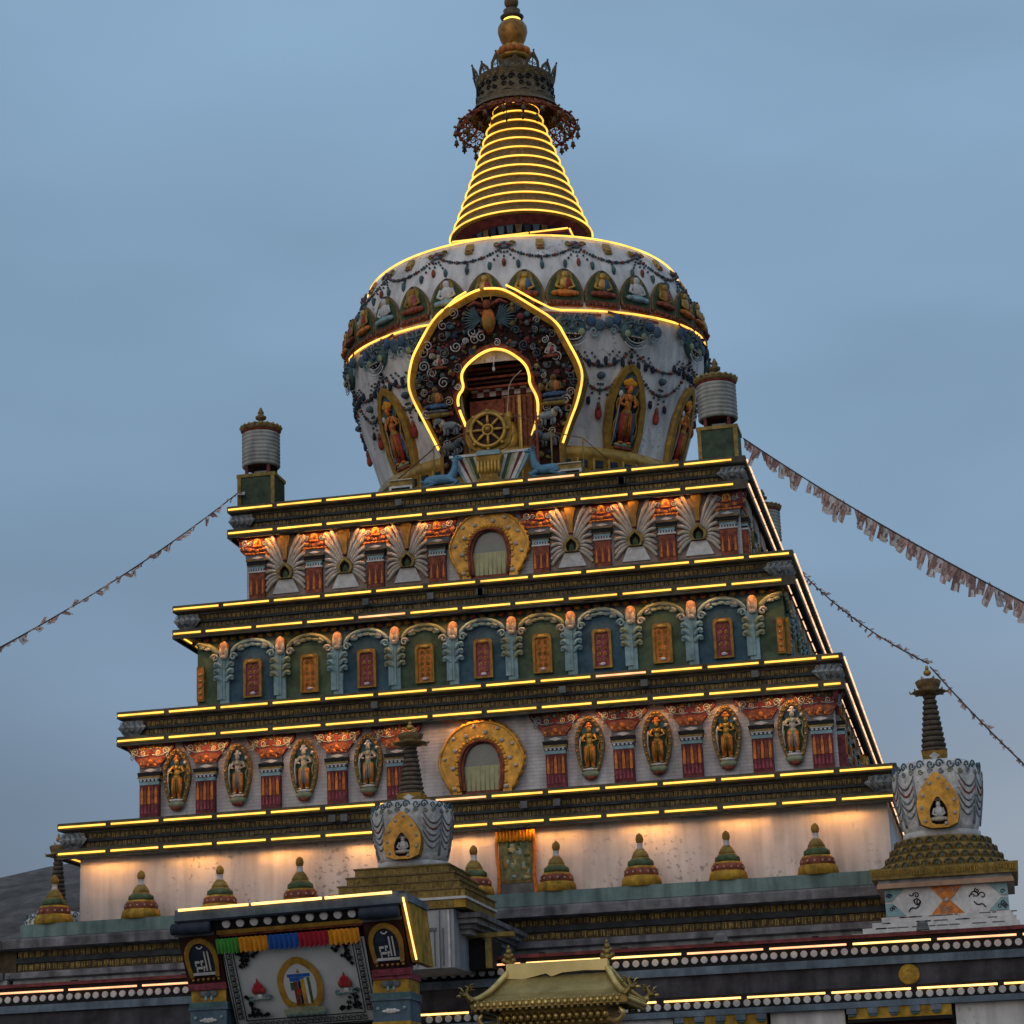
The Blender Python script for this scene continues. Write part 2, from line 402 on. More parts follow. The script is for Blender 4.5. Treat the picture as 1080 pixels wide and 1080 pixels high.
for i in range(4):
    H, Z, W = HS[i], ZS[i], WS[i]
    zl = Z - .64
    wtop = zl - .04
    wbot = ZS[i + 1] + .10 if i < 3 else 4.30
    # wall
    b = MB(); b.square([(W, wbot), (W, wtop + .05)], 'brick' if i in (0, 2) else ('baygreen' if i == 1 else 'wallwhite'))
    wall = b.build('tier_wall', stupa, TR(.08, 0, 0))
    # cornice
    b = MB()
    top_in = WS[i - 1] - .05 if i else 2.5
    prof = [(top_in, Z + .095), (H - .02, Z + .10), (H, Z + .08), (H, Z - .07), (H - .03, Z - .09), (H - .14, Z - .10),
            (H - .14, Z - .145), (H - .17, Z - .15), (H - .17, Z - .29), (H - .12, Z - .30), (H - .12, Z - .36), (H - .17, Z - .37),
            (H - .17, Z - .50), (H - .03, Z - .52), (H, Z - .535), (H, zl - .125), (H - .055, zl - .13), (H - .06, zl - .02), (H - .15, zl - .025), (H - .153, zl - .104), (H - .165, zl - .104), (H - .17, zl - .025), (W - .02, zl - .03)]  # inner downstand near the wall added to cut the cove light off its top
    ms = ['cornice'] * 6 + ['frieze', 'frieze', 'frieze', 'friezeblue', 'friezeblue', 'frieze', 'frieze', 'cornice'] + ['cornice'] * 9
    ms[0] = 'grey'; b.square(prof, ms[:len(prof) - 1])
    for sx, sy in ((-1, -1), (1, -1), (1, 1), (-1, 1)):       # painted wedge ornaments on the corners
        c = V((sx * H, sy * H, 0)); L = .72
        e1 = V((-sx * L, 0, 0)); e2 = V((0, -sy * L, 0))
        zz = [Z - .105, Z - .31, Z - .51]; off = [.15, .02, .15]
        P = []
        for z, o in zip(zz, off):
            P += [V((c.x - sx * (L * (.72 if z != zz[1] else 1.05)), c.y - sy * o, z)), V((c.x - sx * o, c.y - sy * o, z)), V((c.x - sx * o, c.y - sy * (L * (.72 if z != zz[1] else 1.05)), z))]
        b.add(P, [(3, 4, 1, 0), (4, 5, 2, 1), (6, 7, 4, 3), (7, 8, 5, 4)], 'paintgrey')
        if sy < 0:
            for q in range(7): b.scroll(c.x - sx * (.1 + .085 * q), Z - .21 - .2 * (q % 2), .06, ('paleblue', 'grey', 'cream', 'black')[q % 4], H - .075 , .011, 1.3, (-1) ** q, q, 10)
            for q in range(4): b.tube([(c.x - sx * (.12 + .14 * q), -(H - .06), Z - .16), (c.x - sx * (.2 + .14 * q), -(H - .03), Z - .31), (c.x - sx * (.12 + .14 * q), -(H - .06), Z - .46)], .012, 'grey', n=4)
    for q in range(4):
        x = random.uniform(-.8, .8) * H; b.box(x, x + .16, -H - .03, -H + .02, Z - .33, Z - .17, 'grey')
    cor = b.build('cornice', stupa)
    b = MB(); R = random.Random(90 + i)
    for q in range(7):
        x = R.uniform(-.9, .75) * H; L = R.uniform(.5, 1.3); dz = R.uniform(.03, .09); zt = R.choice((Z, zl))
        b.tube([(x + L * t / 8, -H - .012, zt - .07 - dz * 4 * (t / 8) * (1 - t / 8)) for t in range(9)], .007, 'black', n=4)
    b.build('cable', cor)
    # raised script on the frieze, front and east
    for k in (0, 1):
        b = MB(); b.T = square_rot(k) @ Matrix.Translation((0, -(H - .172), 0))
        R = random.Random(i * 7 + k)
        glyphs(b, -H + .75, H - .75, Z - .285, .12, 'script', .15, R); glyphs(b, -H + .7, H - .7, Z - .49, .115, 'script2' if i % 2 else 'script', .15, R)
        b.build('inscription', cor)
    # light tubes: front ones each an object, those round the sides one run
    pitch = 1.335
    for row, zt in ((0, Z), (1, zl)):
        x = -H + .045; meshes = {}; c = 0
        if row == 1 and i == 1: first = .72
        else: first = 1.19
        while x < H - .3:
            ln = (first if c == 0 else 1.19); ln = min(ln, H - .1 - x)
            pk = (i, row, c) in ((1, 1, 4), (3, 0, 7), (2, 0, 9), (0, 0, 6)); key = (round(ln, 2), pk)
            if key not in meshes:
                t = MB(); t.tube([(0, 0, 0), (ln, 0, 0)], .023, 'ledpink' if pk else 'led', n=8); t.box(-.02, ln + .02, .012, .029, -.062, .062, 'glowstrip')
                o = t.build('light_tube', cor, TR(x, -H - .03, zt)); meshes[key] = o
            else:
                o = inst(meshes[key], cor, TR(x, -H - .03, zt))
            x += ln + .145; c += 1
    s = MB(); s.T = square_rot(1)
    u = -H + .1; t2 = 0
    while u < H - .3:
        ln = min(1.19, H - .1 - u)
        for zt in (Z, zl): s.tube([(u, -H - .03, zt), (u + ln, -H - .03, zt)], .02, 'ledside', n=6)
        s.tube([(u + .12, -(H - .2), zl - .06), (u + ln * .93, -(H - .2), zl - .06)], .016, 'ledside', n=6)
        u += ln + .145
    s.T = square_rot(3)
    u = -H + .1
    while u < H - .3:
        ln = min(1.19, H - .1 - u)
        for zt in (Z, zl): s.tube([(u, -H - .03, zt), (u + ln, -H - .03, zt)], .02, 'ledside', n=6)
        s.tube([(u + .12, -(H - .2), zl - .06), (u + ln * .93, -(H - .2), zl - .06)], .02, 'led', n=6)
        u += ln + .145
    s.build('side_light_run', cor, kind='stuff')
    # lamps hidden in the cove behind the front lip
    s = MB(); R = random.Random(40 + i)
    if i == 3:
        u = -W + .35
        while u < W - .4:
            cove_run(s, H, zl - .055, W, [(u, min(u + 1.15, W - .15))], 'cove'); u += 2.16
    else:
        u = -W + .1
        while u < W - .3:
            lo = u < -W * .35
            if R.random() < (1. if lo else .85): cove_run(s, H, zl - .055, W, [(u, min(u + .9, W - .1))], 'covemid' if (lo and i != 1) else 'covelow')
            u += 1.55
    s.build('cove_lamp', cor)

# ---- tier one: pillars, fluted shell panels, window --------------------------------
def pillar_small():
    b = MB()
    b.box(-.21, .21, -.15, 0, -.44, .60, 'redbrown')
    for k in range(-2, 3): b.prism([(k * .08 - .03, .02), (k * .08 + .03, .02), (k * .08 + .02, .3), (k * .08, .44)], .15, .168, 'maroon' if k % 2 else 'orange')
    b.box(-.23, .23, -.17, 0, .60, .645, 'palewhite'); b.box(-.22, .22, -.16, 0, .645, .70, 'navy')
    for k in range(6): b.box(-.2 + k * .07, -.165 + k * .07, -.175, -.16, .65, .69, 'palewhite')
    b.box(-.215, .215, -.16, 0, .70, .77, 'paleblue'); b.box(-.24, .24, -.18, 0, .77, .80, 'darkgold'); b.box(-.26, .26, -.19, 0, .80, .90, 'black')
    b.box(-.28, .28, -.21, 0, .90, .95, 'darkgold')
    o = b.build('pillar', stupa, TR(0, 0, 0))
    b = MB()
    b.box(-.3, .3, -.24, 0, .95, 1.10, 'grey', tx=.03); b.prism([(-.16, 1.02), (0, .985), (.16, 1.02), (0, 1.06)], .24, .26, 'palewhite')
    b.prism([(-.34, 1.1), (.34, 1.1), (.46, 1.22), (.5, 1.42), (.53, 1.62), (-.53, 1.62), (-.5, 1.42), (-.46, 1.22)], 0, .27, 'maroon')
    for k in range(9): b.ell((-.4 + k * .1, -.29, 1.2 + .02 * abs(k - 4)), (.07, .05, .05), ('orange', 'rust')[k % 2], 7, 5)
    for k in range(7): b.ell((-.3 + k * .1, -.28, 1.13), (.06, .05, .03), 'orange', 7, 5)
    for d in (-1, 1):
        b.scroll(d * .34, 1.44, .1, 'palewhite', .285, .018, 1.7, d); b.scroll(d * .2, 1.40, .07, 'paleblue', .285, .014, 1.5, -d)
        b.scroll(d * .43, 1.33, .06, 'cream', .285, .013, 1.4, -d)
    b.prism(arc(0, 1.36, .11, -10, 190, 8, .2), .27, .29, 'gold'); seated(b, 0, 1.28, .26, 'gold', 'orange', 'red', .3)
    b.v = [V((p.x, p.y * .36, p.z)) for p in b.v]; b.build('capital', o)
    return o
def shell_panel():
    b = MB()
    b.box(-.56, .56, -.06, 0, -.43, 1.62, 'shade')
    c = (0, .56)
    for d in (-1, 1):
        for k in range(9):
            a = radians(-38 + k * 14.5)
            p0 = (d * .2 * cos(a), c[1] + .2 * sin(a)); L = .5 + .35 * max(0, sin(a)) ** 1.3 * 1.3
            p1 = (d * min(.53, .2 + L * cos(a) * 1.05), c[1] + (.2 + L) * sin(a) - .04)
            mid = ((p0[0] + p1[0]) / 2, (p0[1] + p1[1]) / 2 + .05)
            pts = [(p0[0], -.08, p0[1]), (mid[0], -.13, mid[1]), (p1[0], -.08, p1[1])]
            b.tube(smooth_open(pts, 2), [.024, .034, .044, .05, .05, .046, .04], 'shell' if k % 3 else 'cream', n=7)
            if k < 8:
                a2 = a + radians(7); q0 = (d * .24 * cos(a2), c[1] + .24 * sin(a2)); q1 = (d * min(.53, .2 + L * cos(a2)), c[1] + (.2 + L) * sin(a2) - .05)
                b.tube([(q0[0], -.07, q0[1]), (q1[0], -.085, q1[1])], [.014, .034], 'orange' if k % 2 else 'bluegrey', n=5)  # orange and blue strips paint lamp tint and shade between the ribs
    b.prism([(-.36, 0), (.36, 0), (.2, .36), (-.2, .36)], .06, .1, 'palewhite')
    b.prism([(-.05, .86), (.05, .86), (.06, 1.2), (.14, 1.5), (.1, 1.62), (-.1, 1.62), (-.14, 1.5), (-.06, 1.2)], .06, .15, 'ochre')
    b.ell((0, -.13, .87), (.07, .05, .03), 'maroon')
    po = [(-.15, .38), (-.21, .5), (-.19, .62), (0, .82), (.19, .62), (.21, .5), (.15, .38)]
    pi_ = [(-.10, .39), (-.14, .5), (-.12, .6), (0, .72), (.12, .6), (.14, .5), (.10, .39)]
    b.ring(po, pi_, .06, .2, 'olive'); b.prism(pi_, .06, .085, 'black'); b.prism([(-.08, .39), (.08, .39), (.06, .55), (0, .62), (-.06, .55)], .085, .11, 'green')
    return b.build('shell_panel', stupa)
def window(s=1.):
    def wide(b): b.v = [V((p.x * 1.2, p.y, p.z * 1.04)) for p in b.v]
    b = MB()
    out = [(-.62, 0), (-.82, .45), (-.86, .75), (-.75, 1.03), (-.64, 1.25), (-.42, 1.46), (-.15, 1.56), (.15, 1.56), (.42, 1.46), (.64, 1.25), (.75, 1.03), (.86, .75), (.82, .45), (.62, 0)]
    inn = [(-.42, 0), (-.45, .5), (-.45, .6), (-.40, .82), (-.33, .97), (-.22, 1.08), (-.08, 1.13), (.08, 1.13), (.22, 1.08), (.33, .97), (.40, .82), (.45, .6), (.45, .5), (.42, 0)]
    raw = (out, inn); out = smooth_open(out, 1); inn = smooth_open(inn, 1)
    b.ring(out, inn, 0, .2, 'wingold', 'ochre', closed=False)
    for q in range(0, len(out) - 1): b.ell((out[q][0] * .97, -.1, out[q][1] * .985 + .02), (.085, .11, .085), 'wingold', 8, 6)
    for q in range(0, len(inn) - 1, 1): b.ell((inn[q][0] * 1.12, -.19, inn[q][1] * 1.06), (.05, .05, .05), 'wingold', 7, 5)
    for q, (u, v) in enumerate(raw[0]):
        iu, iv = raw[1][q]
        for t, r in ((.3, .045), (.66, .055)):
            if q % 2 == (t > .5): b.ell((u + (iu - u) * t, -.22, v + (iv - v) * t + .04), (r, .04, r), 'cream', 8, 5)
    b.tube([(u, -.2, v) for u, v in out], .03, 'wingold', n=6); b.tube([(u, -.2, v) for u, v in inn], .03, 'redbrown', n=6)
    for q in range(2): b.box((-.6, .42)[q], (-.42, .6)[q], -.19, 0, -.5, 0, 'wingold')
    wide(b); o = b.build('window', stupa)
    b = MB()
    i2 = [(u * .83, v * .965) for u, v in inn]
    b.ring(inn, i2, .0, .16, 'redbrown', closed=False); wide(b); b.build('window_frame', o)
    b = MB(); b.prism([p for p in i2 if p[1] > .55], .02, .05, 'glass'); wide(b); b.build('pane', o)
    b = MB()
    b.prism([(-.37, .0), (-.37, .57), (.37, .57), (.37, .0)], .02, .055, 'curtain')
    for k in range(8): b.tube([(-.34 + k * .095, -.057, .0), (-.34 + k * .095 + random.uniform(-.01, .01), -.057, .56)], .012, 'curtain', n=5)
    b.box(-.42, .42, -.05, 0, -.5, 0, 'redbrown'); wide(b); b.build('curtain', o)
    return o
def place(proto, ws, first=[True]):
    # ws: list of world matrices; the prototype takes the first
    setp(proto, stupa, ws[0])
    for w in ws[1:]: inst(proto, stupa, w)
def onface(k, h, u, z): return TR(.08, 0, 0) @ square_rot(k) @ TR(u, -h, z)
z1 = ZS[1] + .53
p = pillar_small(); sh = shell_panel(); w1 = window()
us = [-6.14, -4.6, -2.95, -1.32, 1.38, 2.96, 4.61, 6.15]
place(p, [onface(k, WS[0], u, z1) for k in (0, 1) for u in us])
ss = [-5.38, -3.77, -2.12, 2.17, 3.8, 5.4]
place(sh, [onface(k, WS[0], u, z1) for k in (0, 1) for u in ss])
setp(w1, stupa, onface(0, WS[0], .05, z1))
inst(w1, stupa, onface(1, WS[0], .05, z1))

# ---- tier two: arched bays ----------------------------------------------------------
def bay(bg, leaf, field, half=False):
    b = MB(); hw = .745
    b.box(-hw, hw, -.02, 0, -.4, 1.66, bg)
    # drapery valance in front of arch head
    top = arc(0, .98, .62, 158, 22, 14, .5)
    b.tube([(u, -.1, v) for u, v in top], [.035] + [.055] * 13 + [.035], leaf, n=7)
    for k in range(5):
        a = radians(50 + k * 20); u, v = .5 * cos(a), .98 + .42 * sin(a)
        b.ell((u, -.08, v - .02), (.11, .04, .055), leaf, 8, 5)
    for d in (-1, 1):
        b.scroll(d * .5, 1.08, .1, 'cream' if leaf != 'paleblue' else leaf, .13, .035, 1.3, -d, 0 if d < 0 else pi)
        b.ell((d * .33, -.1, 1.33), (.1, .05, .045), 'cream', 8, 5, R=Matrix.Rotation(d * .7, 3, 'Y'))
    b.prism([(-.2, 0), (-.2, .02), (.2, .02), (.2, 0)], 0, .1, bg)
    o = b.build('arched_bay', stupa)
    b = MB(); r = .03
    po = [(-.21, 0), (-.21, .86), (-.16, .93), (.16, .93), (.21, .86), (.21, 0)]; q = [(-.155, .04), (-.155, .8), (-.12, .85), (.12, .85), (.155, .8), (.155, .04)]
    b.ring(po, q, .02, .12, 'ochre', 'gold'); b.prism(q, .02, .07, field)
    R = random.Random(3)
    for k in range(5):
        for d in (-1, 1): b.scroll(d * .075, .2 + k * .135, .05, 'gold' if k % 2 else 'ochre', .085, .014, 1.2, d, pi / 2, 10)
    b.ell((0, -.1, .87), (.12, .04, .05), 'gold'); b.ell((0, -.09, .1), (.07, .03, .04), 'palewhite')
    b.v = [V((p.x * 1.14, p.y, p.z * 1.06)) for p in b.v]; b.build('gold_panel', o)
    return o
def pilaster(col, leaf):
    b = MB()
    for k in (-1, 0, 1): b.box(-.09 + k * .062 - .026 + .0, -.09 + k * .062 + .026 + .09 * 2 - .155, -.13 - (k == 0) * .02, 0, 0, 1.12, col)
    b.box(-.12, .12, -.1, 0, -.4, 1.14, col)
    for d in (-1, 1):
        for k in range(3):
            z = .56 + k * .17
            b.tube(smooth_open([(d * .06, -.12, z - .1), (d * .14, -.16, z + .0), (d * .21, -.16, z + .03), (d * .25, -.15, z - .02)], 2), [.04, .048, .045, .03], leaf, n=6)
            b.scroll(d * .215, z - .025, .045, leaf, .15, .024, 1.1, -d, 0 if d > 0 else pi, 10)
    o = b.build('pilaster', stupa)
    b = MB(); b.ell((0, -.12, 1.33), (.13, .08, .17), 'peach', 10, 8)
    for d in (-1, 0, 1): b.ell((d * .07, -.16, 1.2), (.06, .05, .13), 'cream' if d else 'peach')
    b.ell((0, -.15, 1.08), (.1, .08, .07), 'cream'); b.build('bud', o)
    return o
z2 = ZS[2] + .50
W = WS[1]; step = 2 * W / 10
bg_ = bay('baygreen', 'leafgreen', 'orange'); bb_ = bay('bayblue', 'paleblue', 'purple')
g_ws = []; b_ws = []
for k in (0, 1):
    for j in range(11):
        u = -W + j * step
        if j in (0, 10): continue
        (b_ws if j % 2 else g_ws).append(onface(k, W, u, z2))
place(bg_, g_ws); place(bb_, b_ws)
# half bays at the corners
def halfbay(d):
    b = MB()
    top = arc(0, .98, .62, 90 - d * 68, 90, 8, .5)
    b.tube([(u - 0, -.06, v) for u, v in top], [.05] + [.075] * 7 + [.06], 'leafgreen', n=7)
    b.scroll(d * .5, 1.08, .1, 'cream', .13, .035, 1.3, -d, 0 if d < 0 else pi)
    b.ell((d * .3, -.09, 1.33), (.1, .05, .045), 'cream'); b.ell((d * .15, -.08, 1.38), (.1, .05, .06), 'leafgreen')
    x0, x1 = (0.01, .2) if d > 0 else (-.2, -.01)
    b.box(x0, x1, -.1, 0, 0, .9, 'ochre'); b.box(x0 + .03, x1 - .03, -.115, -.1, .05, .84, 'orange')
    for k in range(4): b.ell(((x0 + x1) / 2, -.115, .2 + k * .16), (.05, .03, .05), 'gold')
    return b.build('corner_bay', stupa)
hl = halfbay(1); setp(hl, stupa, onface(0, W, -W, z2)); inst(hl, stupa, onface(1, W, -W, z2))
hr = halfbay(-1); setp(hr, stupa, onface(0, W, W, z2)); inst(hr, stupa, onface(1, W, W, z2))
pl = pilaster('paleblue', 'paleblue'); pg = pilaster('paleblue', 'leafgreen')
place(pl, [onface(k, W, -W + (j + .5) * step, z2) for k in (0, 1) for j in range(0, 10, 2)])
place(pg, [onface(k, W, -W + (j + .5) * step, z2) for k in (0, 1) for j in range(1, 10, 2)])
for k in (0, 1):
    b = MB(); b.T = square_rot(k)
    x = -W + .1
    while x < W - .1:
        b.ell((x, -W - .05, ZS[1] - .775), (.1, .08, .07), ('olive', 'ochre', 'olive', 'redbrown')[int(x * 7) % 4], 7, 5); x += .24
    b.build('bead_course', stupa)

# ---- tier three: pillars with curled capitals, deity reliefs, window --------------------
def pillar_large():
    b = MB()
    b.box(-.24, .24, -.17, 0, -.3, .72, 'maroon')
    for k in range(-2, 3):
        b.prism([(k * .09 - .035, .25), (k * .09 + .035, .25), (k * .09 + .03, .55), (k * .09, .7), (k * .09 - .03, .55)], .17, .19, 'redbrown' if k % 2 else 'orange')
        b.prism([(k * .09 - .03, .02), (k * .09 + .03, .02), (k * .09, .3)], .17, .185, 'purple')
    b.box(-.25, .25, -.185, 0, .72, .80, 'paleblue'); b.box(-.255, .255, -.19, 0, .80, .86, 'navy')
    for k in range(5): b.box(-.23 + k * .1, -.18 + k * .1, -.205, -.19, .81, .85, 'palewhite')
    b.box(-.26, .26, -.195, 0, .86, .89, 'palewhite'); b.box(-.29, .29, -.21, 0, .89, .93, 'olive'); b.box(-.28, .28, -.21, 0, .93, 1.03, 'black', tx=.02)
    o = b.build('pillar', stupa)
    b = MB()
    b.box(-.31, .31, -.26, 0, 1.03, 1.16, 'grey', tx=.02); b.prism([(-.2, 1.095), (0, 1.05), (.2, 1.095), (0, 1.14)], .26, .285, 'palewhite')
    out = smooth_open([(.30, 1.16), (.34, 1.24), (.38, 1.29), (.46, 1.36), (.50, 1.45), (.60, 1.51), (.70, 1.62), (.72, 1.78)], 1)
    b.prism([(u, v) for u, v in out] + [(-u, v) for u, v in out[::-1]], 0, .29, 'maroon')
    b.prism([(-.29, 1.17), (.29, 1.17), (.42, 1.34), (.3, 1.39), (0, 1.42), (-.3, 1.39), (-.42, 1.34)], .29, .32, 'rust')
    for k in range(9): b.ell((-.28 + k * .07, -.33, 1.24 + .03 * sin(k * 1.9)), (.045, .04, .04), ('orange', 'rust', 'redbrown')[k % 3], 7, 5)
    b.ell((0, -.35, 1.3), (.07, .06, .06), 'orange')
    for d in (-1, 1):
        b.scroll(d * .46, 1.56, .115, 'paleblue', .31, .02, 1.7, d, -pi / 2); b.scroll(d * .24, 1.52, .08, 'cream', .31, .016, 1.5, -d, -pi / 2)
        b.scroll(d * .54, 1.42, .07, 'paintgrey', .31, .016, 1.4, -d)
        b.tube(smooth_open([(d * .05, -.31, 1.48), (d * .3, -.32, 1.44), (d * .52, -.32, 1.52), (d * .66, -.31, 1.68)], 2), .013, 'paleblue', n=5)
        b.scroll(d * .14, 1.6, .07, 'bluegrey', .31, .016, 1.4, -d, pi / 2); b.scroll(d * .3, 1.66, .06, 'leafgreen', .31, .014, 1.3, d)
    for k in range(5): b.ell((-.2 + k * .1, -.31, 1.66 + .03 * (k % 2)), (.05, .04, .05), ('orange', 'olive', 'paleblue')[k % 3], 7, 5)
    b.v = [V((p.x * .86, p.y * .34, p.z)) for p in b.v]; b.build('capital', o)
    return o
def deity(skin, robe, dress, head, ht):
    b = MB()
    po = smooth_closed([(-.17, .18), (-.28, .45), (-.36, .85), (-.33, 1.18), (-.2, 1.45), (0, 1.62), (.2, 1.45), (.33, 1.18), (.36, .85), (.28, .45), (.17, .18)], 1)
    pi_ = [(u * .76, .86 + (v - .86) * .84) for u, v in po]
    b.ring(po, pi_, 0, .13, 'darkgold', 'ochre'); b.prism(pi_, 0, .04, 'green')
    for (u, v), (a, c) in zip(po, pi_): b.ell(((u + a) / 2, -.14, (v + c) / 2), (.03, .03, .03), 'gold', 6, 4)
    standing(b, 0, .34, 1.1, skin, robe, dress, head, .09)
    b.prism(arc(0, 1.28, .2, 0, 360, 14), .05, .065, 'teal')
    b.ell((0, -.12, .29), (.2, .12, .045), 'palewhite'); b.ell((0, -.1, .2), (.22, .13, .1), 'leafgreen'); b.ell((0, -.1, .12), (.16, .1, .08), 'redbrown')
    b.ell((.22, -.12, 1.22), (.045, .03, .045), 'palewhite'); b.tube([(-.2, -.1, .5), (-.24, -.1, .85), (-.2, -.1, 1.1)], .02, 'palewhite', n=5)
    return b.build('deity_relief', stupa)
z3 = ZS[3] + .39
W = WS[2]
us = [-8.24, -6.8, -5.13, -3.46, -1.97, 1.93, 3.56, 5.18, 6.83, 8.22]
pp = pillar_large(); place(pp, [onface(k, W, u, z3) for k in (0, 1) for u in us])
d1 = deity('gold', 'orange', 'ochre', 'orange', 1); d2 = deity('cream', 'orange', 'leafgreen', 'palewhite', 1)
ds = [-7.55, -5.98, -4.3, -2.68, 2.75, 4.37, 6.01, 7.56]
place(d1, [onface(k, W, u, z3) for k in (0, 1) for u in (ds[0], ds[4], ds[5], ds[6])])
place(d2, [onface(k, W, u, z3) for k in (0, 1) for u in (ds[1], ds[2], ds[3], ds[7])])
inst(w1, stupa, onface(0, W, .13, z3)); inst(w1, stupa, onface(1, W, .13, z3))

# ---- dome -------------------------------------------------------------------------------
DP = [(4.2, 15.3), (4.2, 16.95), (4.26, 17.1), (4.56, 18.1), (4.83, 18.95), (5.02, 19.7), (5.12, 20.3), (5.14, 20.8), (5.1, 21.3), (5.0, 21.75), (4.86, 22.2), (4.68, 22.6), (4.5, 22.92), (4.4, 23.02), (3.2, 23.45), (1.7, 23.6)]
def dr(z):
    for (r0, z0), (r1, z1_) in zip(DP, DP[1:]):
        if z0 <= z <= z1_: return r0 + (r1 - r0) * (z - z0) / (z1_ - z0)
    return DP[-1][0]
def dframe(az, z, off=0.):
    s = (dr(z + .15) - dr(z - .15)) / .3
    r = dr(z) + off
    out = V((sin(az), -cos(az), 0)); up = V((sin(az) * s, -cos(az) * s, 1)).normalized(); right = V((cos(az), sin(az), 0)); nrm = right.cross(up)
    if nrm.dot(out) < 0: nrm = -nrm
    return Matrix(((right.x, -nrm.x, up.x, r * sin(az)), (right.y, -nrm.y, up.y, -r * cos(az)), (right.z, -nrm.z, up.z, z), (0, 0, 0, 1)))
def don(az, z, off=.04): r = dr(z) + off; return V((r * sin(az), -r * cos(az), z))
b = MB()
prof = []
zs = [15.3 + .3 * k for k in range(26)] + [23.02, 23.45, 23.6]
for z in zs: prof.append((dr(z), z))
def hole(a, j):
    a = (a + pi) % (2 * pi) - pi
    zc = (zs[j] + zs[j + 1]) / 2
    return abs(a + -.05) < .24 and zc < 19.3 and zc > 15.9
b.lathe(prof, 96, 'white', skip=hole)
dome = b.build('dome', stupa)
# yellow foot band with dark blocks
b = MB(); b.lathe([(4.34, 15.3), (4.36, 16.6), (4.42, 16.68), (4.42, 16.92), (4.2, 17.0)], 96, ['ochre', 'ochre', 'gold', 'ochre'], caps=False)
for k in range(60):
    a = 2 * pi * k / 60
    if abs((a + pi) % (2 * pi) - pi) < .3: continue
    b.T = TR(0, 0, 0, a); b.box(-.1, .1, -4.4, -4.3, 16.36, 16.56, 'navy'); b.box(-.2, -.14, -4.39, -4.3, 15.3, 16.62, 'gold')
b.T = Matrix.Identity(4)
b.build('foot_band', dome)

def ring_lights(name, parent, pts, r, m='ledring', seg=14, gap=1, n=8):
    b = MB(); i = 0
    while i < len(pts) - 2:
        j = min(i + seg, len(pts) - 1); b.tube(pts[i:j + 1], r, m, n=n); i = j + 0
        i = j
        if gap: pass
        if j >= len(pts) - 1: break
    return b.build(name, parent)
pts = [don(radians(a), 22.94, .07) for a in range(-180, 181, 3)]
ring_lights('light_ring', dome, pts, .028, seg=20)
def zeq(az):
    return 20.45 + .5 * (1 - cos(az))
# equator run: rises along the shoulders of the arch
GX = .25
def eqpts(sgn):
    P = []
    for a in range(150, 20, -2):
        P.append(don(sgn * radians(a), zeq(radians(a)), .08))
    return P
right_run = eqpts(1) + [V((1.75, -5.22, 20.42)), V((1.3, -5.34, 20.68)), V((.85, -5.44, 20.98)), V((.6, -5.5, 21.12))]
left_run = eqpts(-1) + [V((-1.6, -5.16, 20.36)), V((-1.25, -5.3, 20.62)), V((-.8, -5.42, 20.94)), V((-.5, -5.48, 21.06))]
ring_lights('light_ring', dome, right_run, .028, seg=16); ring_lights('light_ring', dome, left_run, .028, seg=16)

# seated buddha reliefs round the shoulder
def buddha(skin, robe, wrap):
    b = MB()
    po = smooth_closed([(-.44, 0), (-.5, .3), (-.42, .58), (-.24, .85), (0, 1.0), (.24, .85), (.42, .58), (.5, .3), (.44, 0)], 2)
    b.prism(po, 0, .07, 'darkgold'); b.prism([(u * .86, .04 + v * .9) for u, v in po], .07, .085, 'green')
    b.prism(arc(0, .72, .2, 0, 360, 14), .085, .1, 'olive')
    seated(b, 0, .16, .74, skin, robe, wrap, .12)
    b.box(-.44, .44, -.12, -.0, -.02, .06, 'maroon'); b.box(-.38, .38, -.13, -.02, .061, .12, 'redbrown')
    for k in range(9): b.ell((-.4 + k * .1, -.12, .03), (.05, .04, .035), ('darkgold', 'maroon')[k % 2], 6, 4)
    b.v = [V((p.x, p.y * .72 + p.x * p.x / 10, p.z)) for p in b.v]
    return b.build('buddha_relief', dome)
bs = [buddha('gold', 'orange', 'red'), buddha('gold', 'redbrown', 'blue'), buddha('gold', 'orange', 'orange'), buddha('palewhite', 'paleblue', 'palewhite'), buddha('ochre', 'redbrown', 'purple')]
order = [4, 0, 3, 0, 1, 2, 1, 3, 4, 0, 2, 1, 0]
st = radians(11.9); used = set()
lowz = 20.62
for k in range(-8, 10):
    az = radians(-.4) + (k + .0) * st
    q = [0, 1, 0, 4, 0, 3, 4, 3, 0, 1, 0, 1, 3, 4, 0, 2, 1, 0, 2, 0][k + 8]
    m = dframe(az, lowz + .32 * (1 - cos(az)) + .0, .02) @ Matrix.Diagonal((1.1, 1.1, 1.08, 1))
    if q in used: inst(bs[q], dome, m)
    else: setp(bs[q], dome, m); used.add(q)
for q in range(5):
    if q not in used: bpy.data.objects.remove(bs[q])

def beads(b, pts, r, ms):
    for k, p in enumerate(pts):
        b.ell(p, r * (1.25 if k % 3 == 0 else .85), ms[k % len(ms)], 6, 4)
def hang(b, az0, z0, dirx, ln, ms, drop):
    # a short string with a drop at its end, on the dome
    n = max(3, int(ln / .11))
    for k in range(n):
        t = (k + 1) / n
        b.ell(don(az0 + dirx * t, z0 - ln * t), .035, ms[k % len(ms)], 6, 4)
    b.ell(don(az0 + dirx * 1.08, z0 - ln - .08), (.06, .06, .13), drop, 7, 5)
BE = ['beadblue', 'teal', 'beadblue', 'redbrown', 'grey']
def clasp():
    b = MB(); b.ell((0, -.04, 0), (.2, .07, .13), 'paintgrey', 10, 6)
    for d in (-1, 1): b.scroll(d * .2, .01, .1, 'olive', .06, .035, 1.2, d); b.ell((d * .1, -.09, -.05), (.06, .04, .05), 'purple')
    b.ell((0, -.1, .0), (.06, .05, .06), 'grey')
    return b.build('clasp', dome)
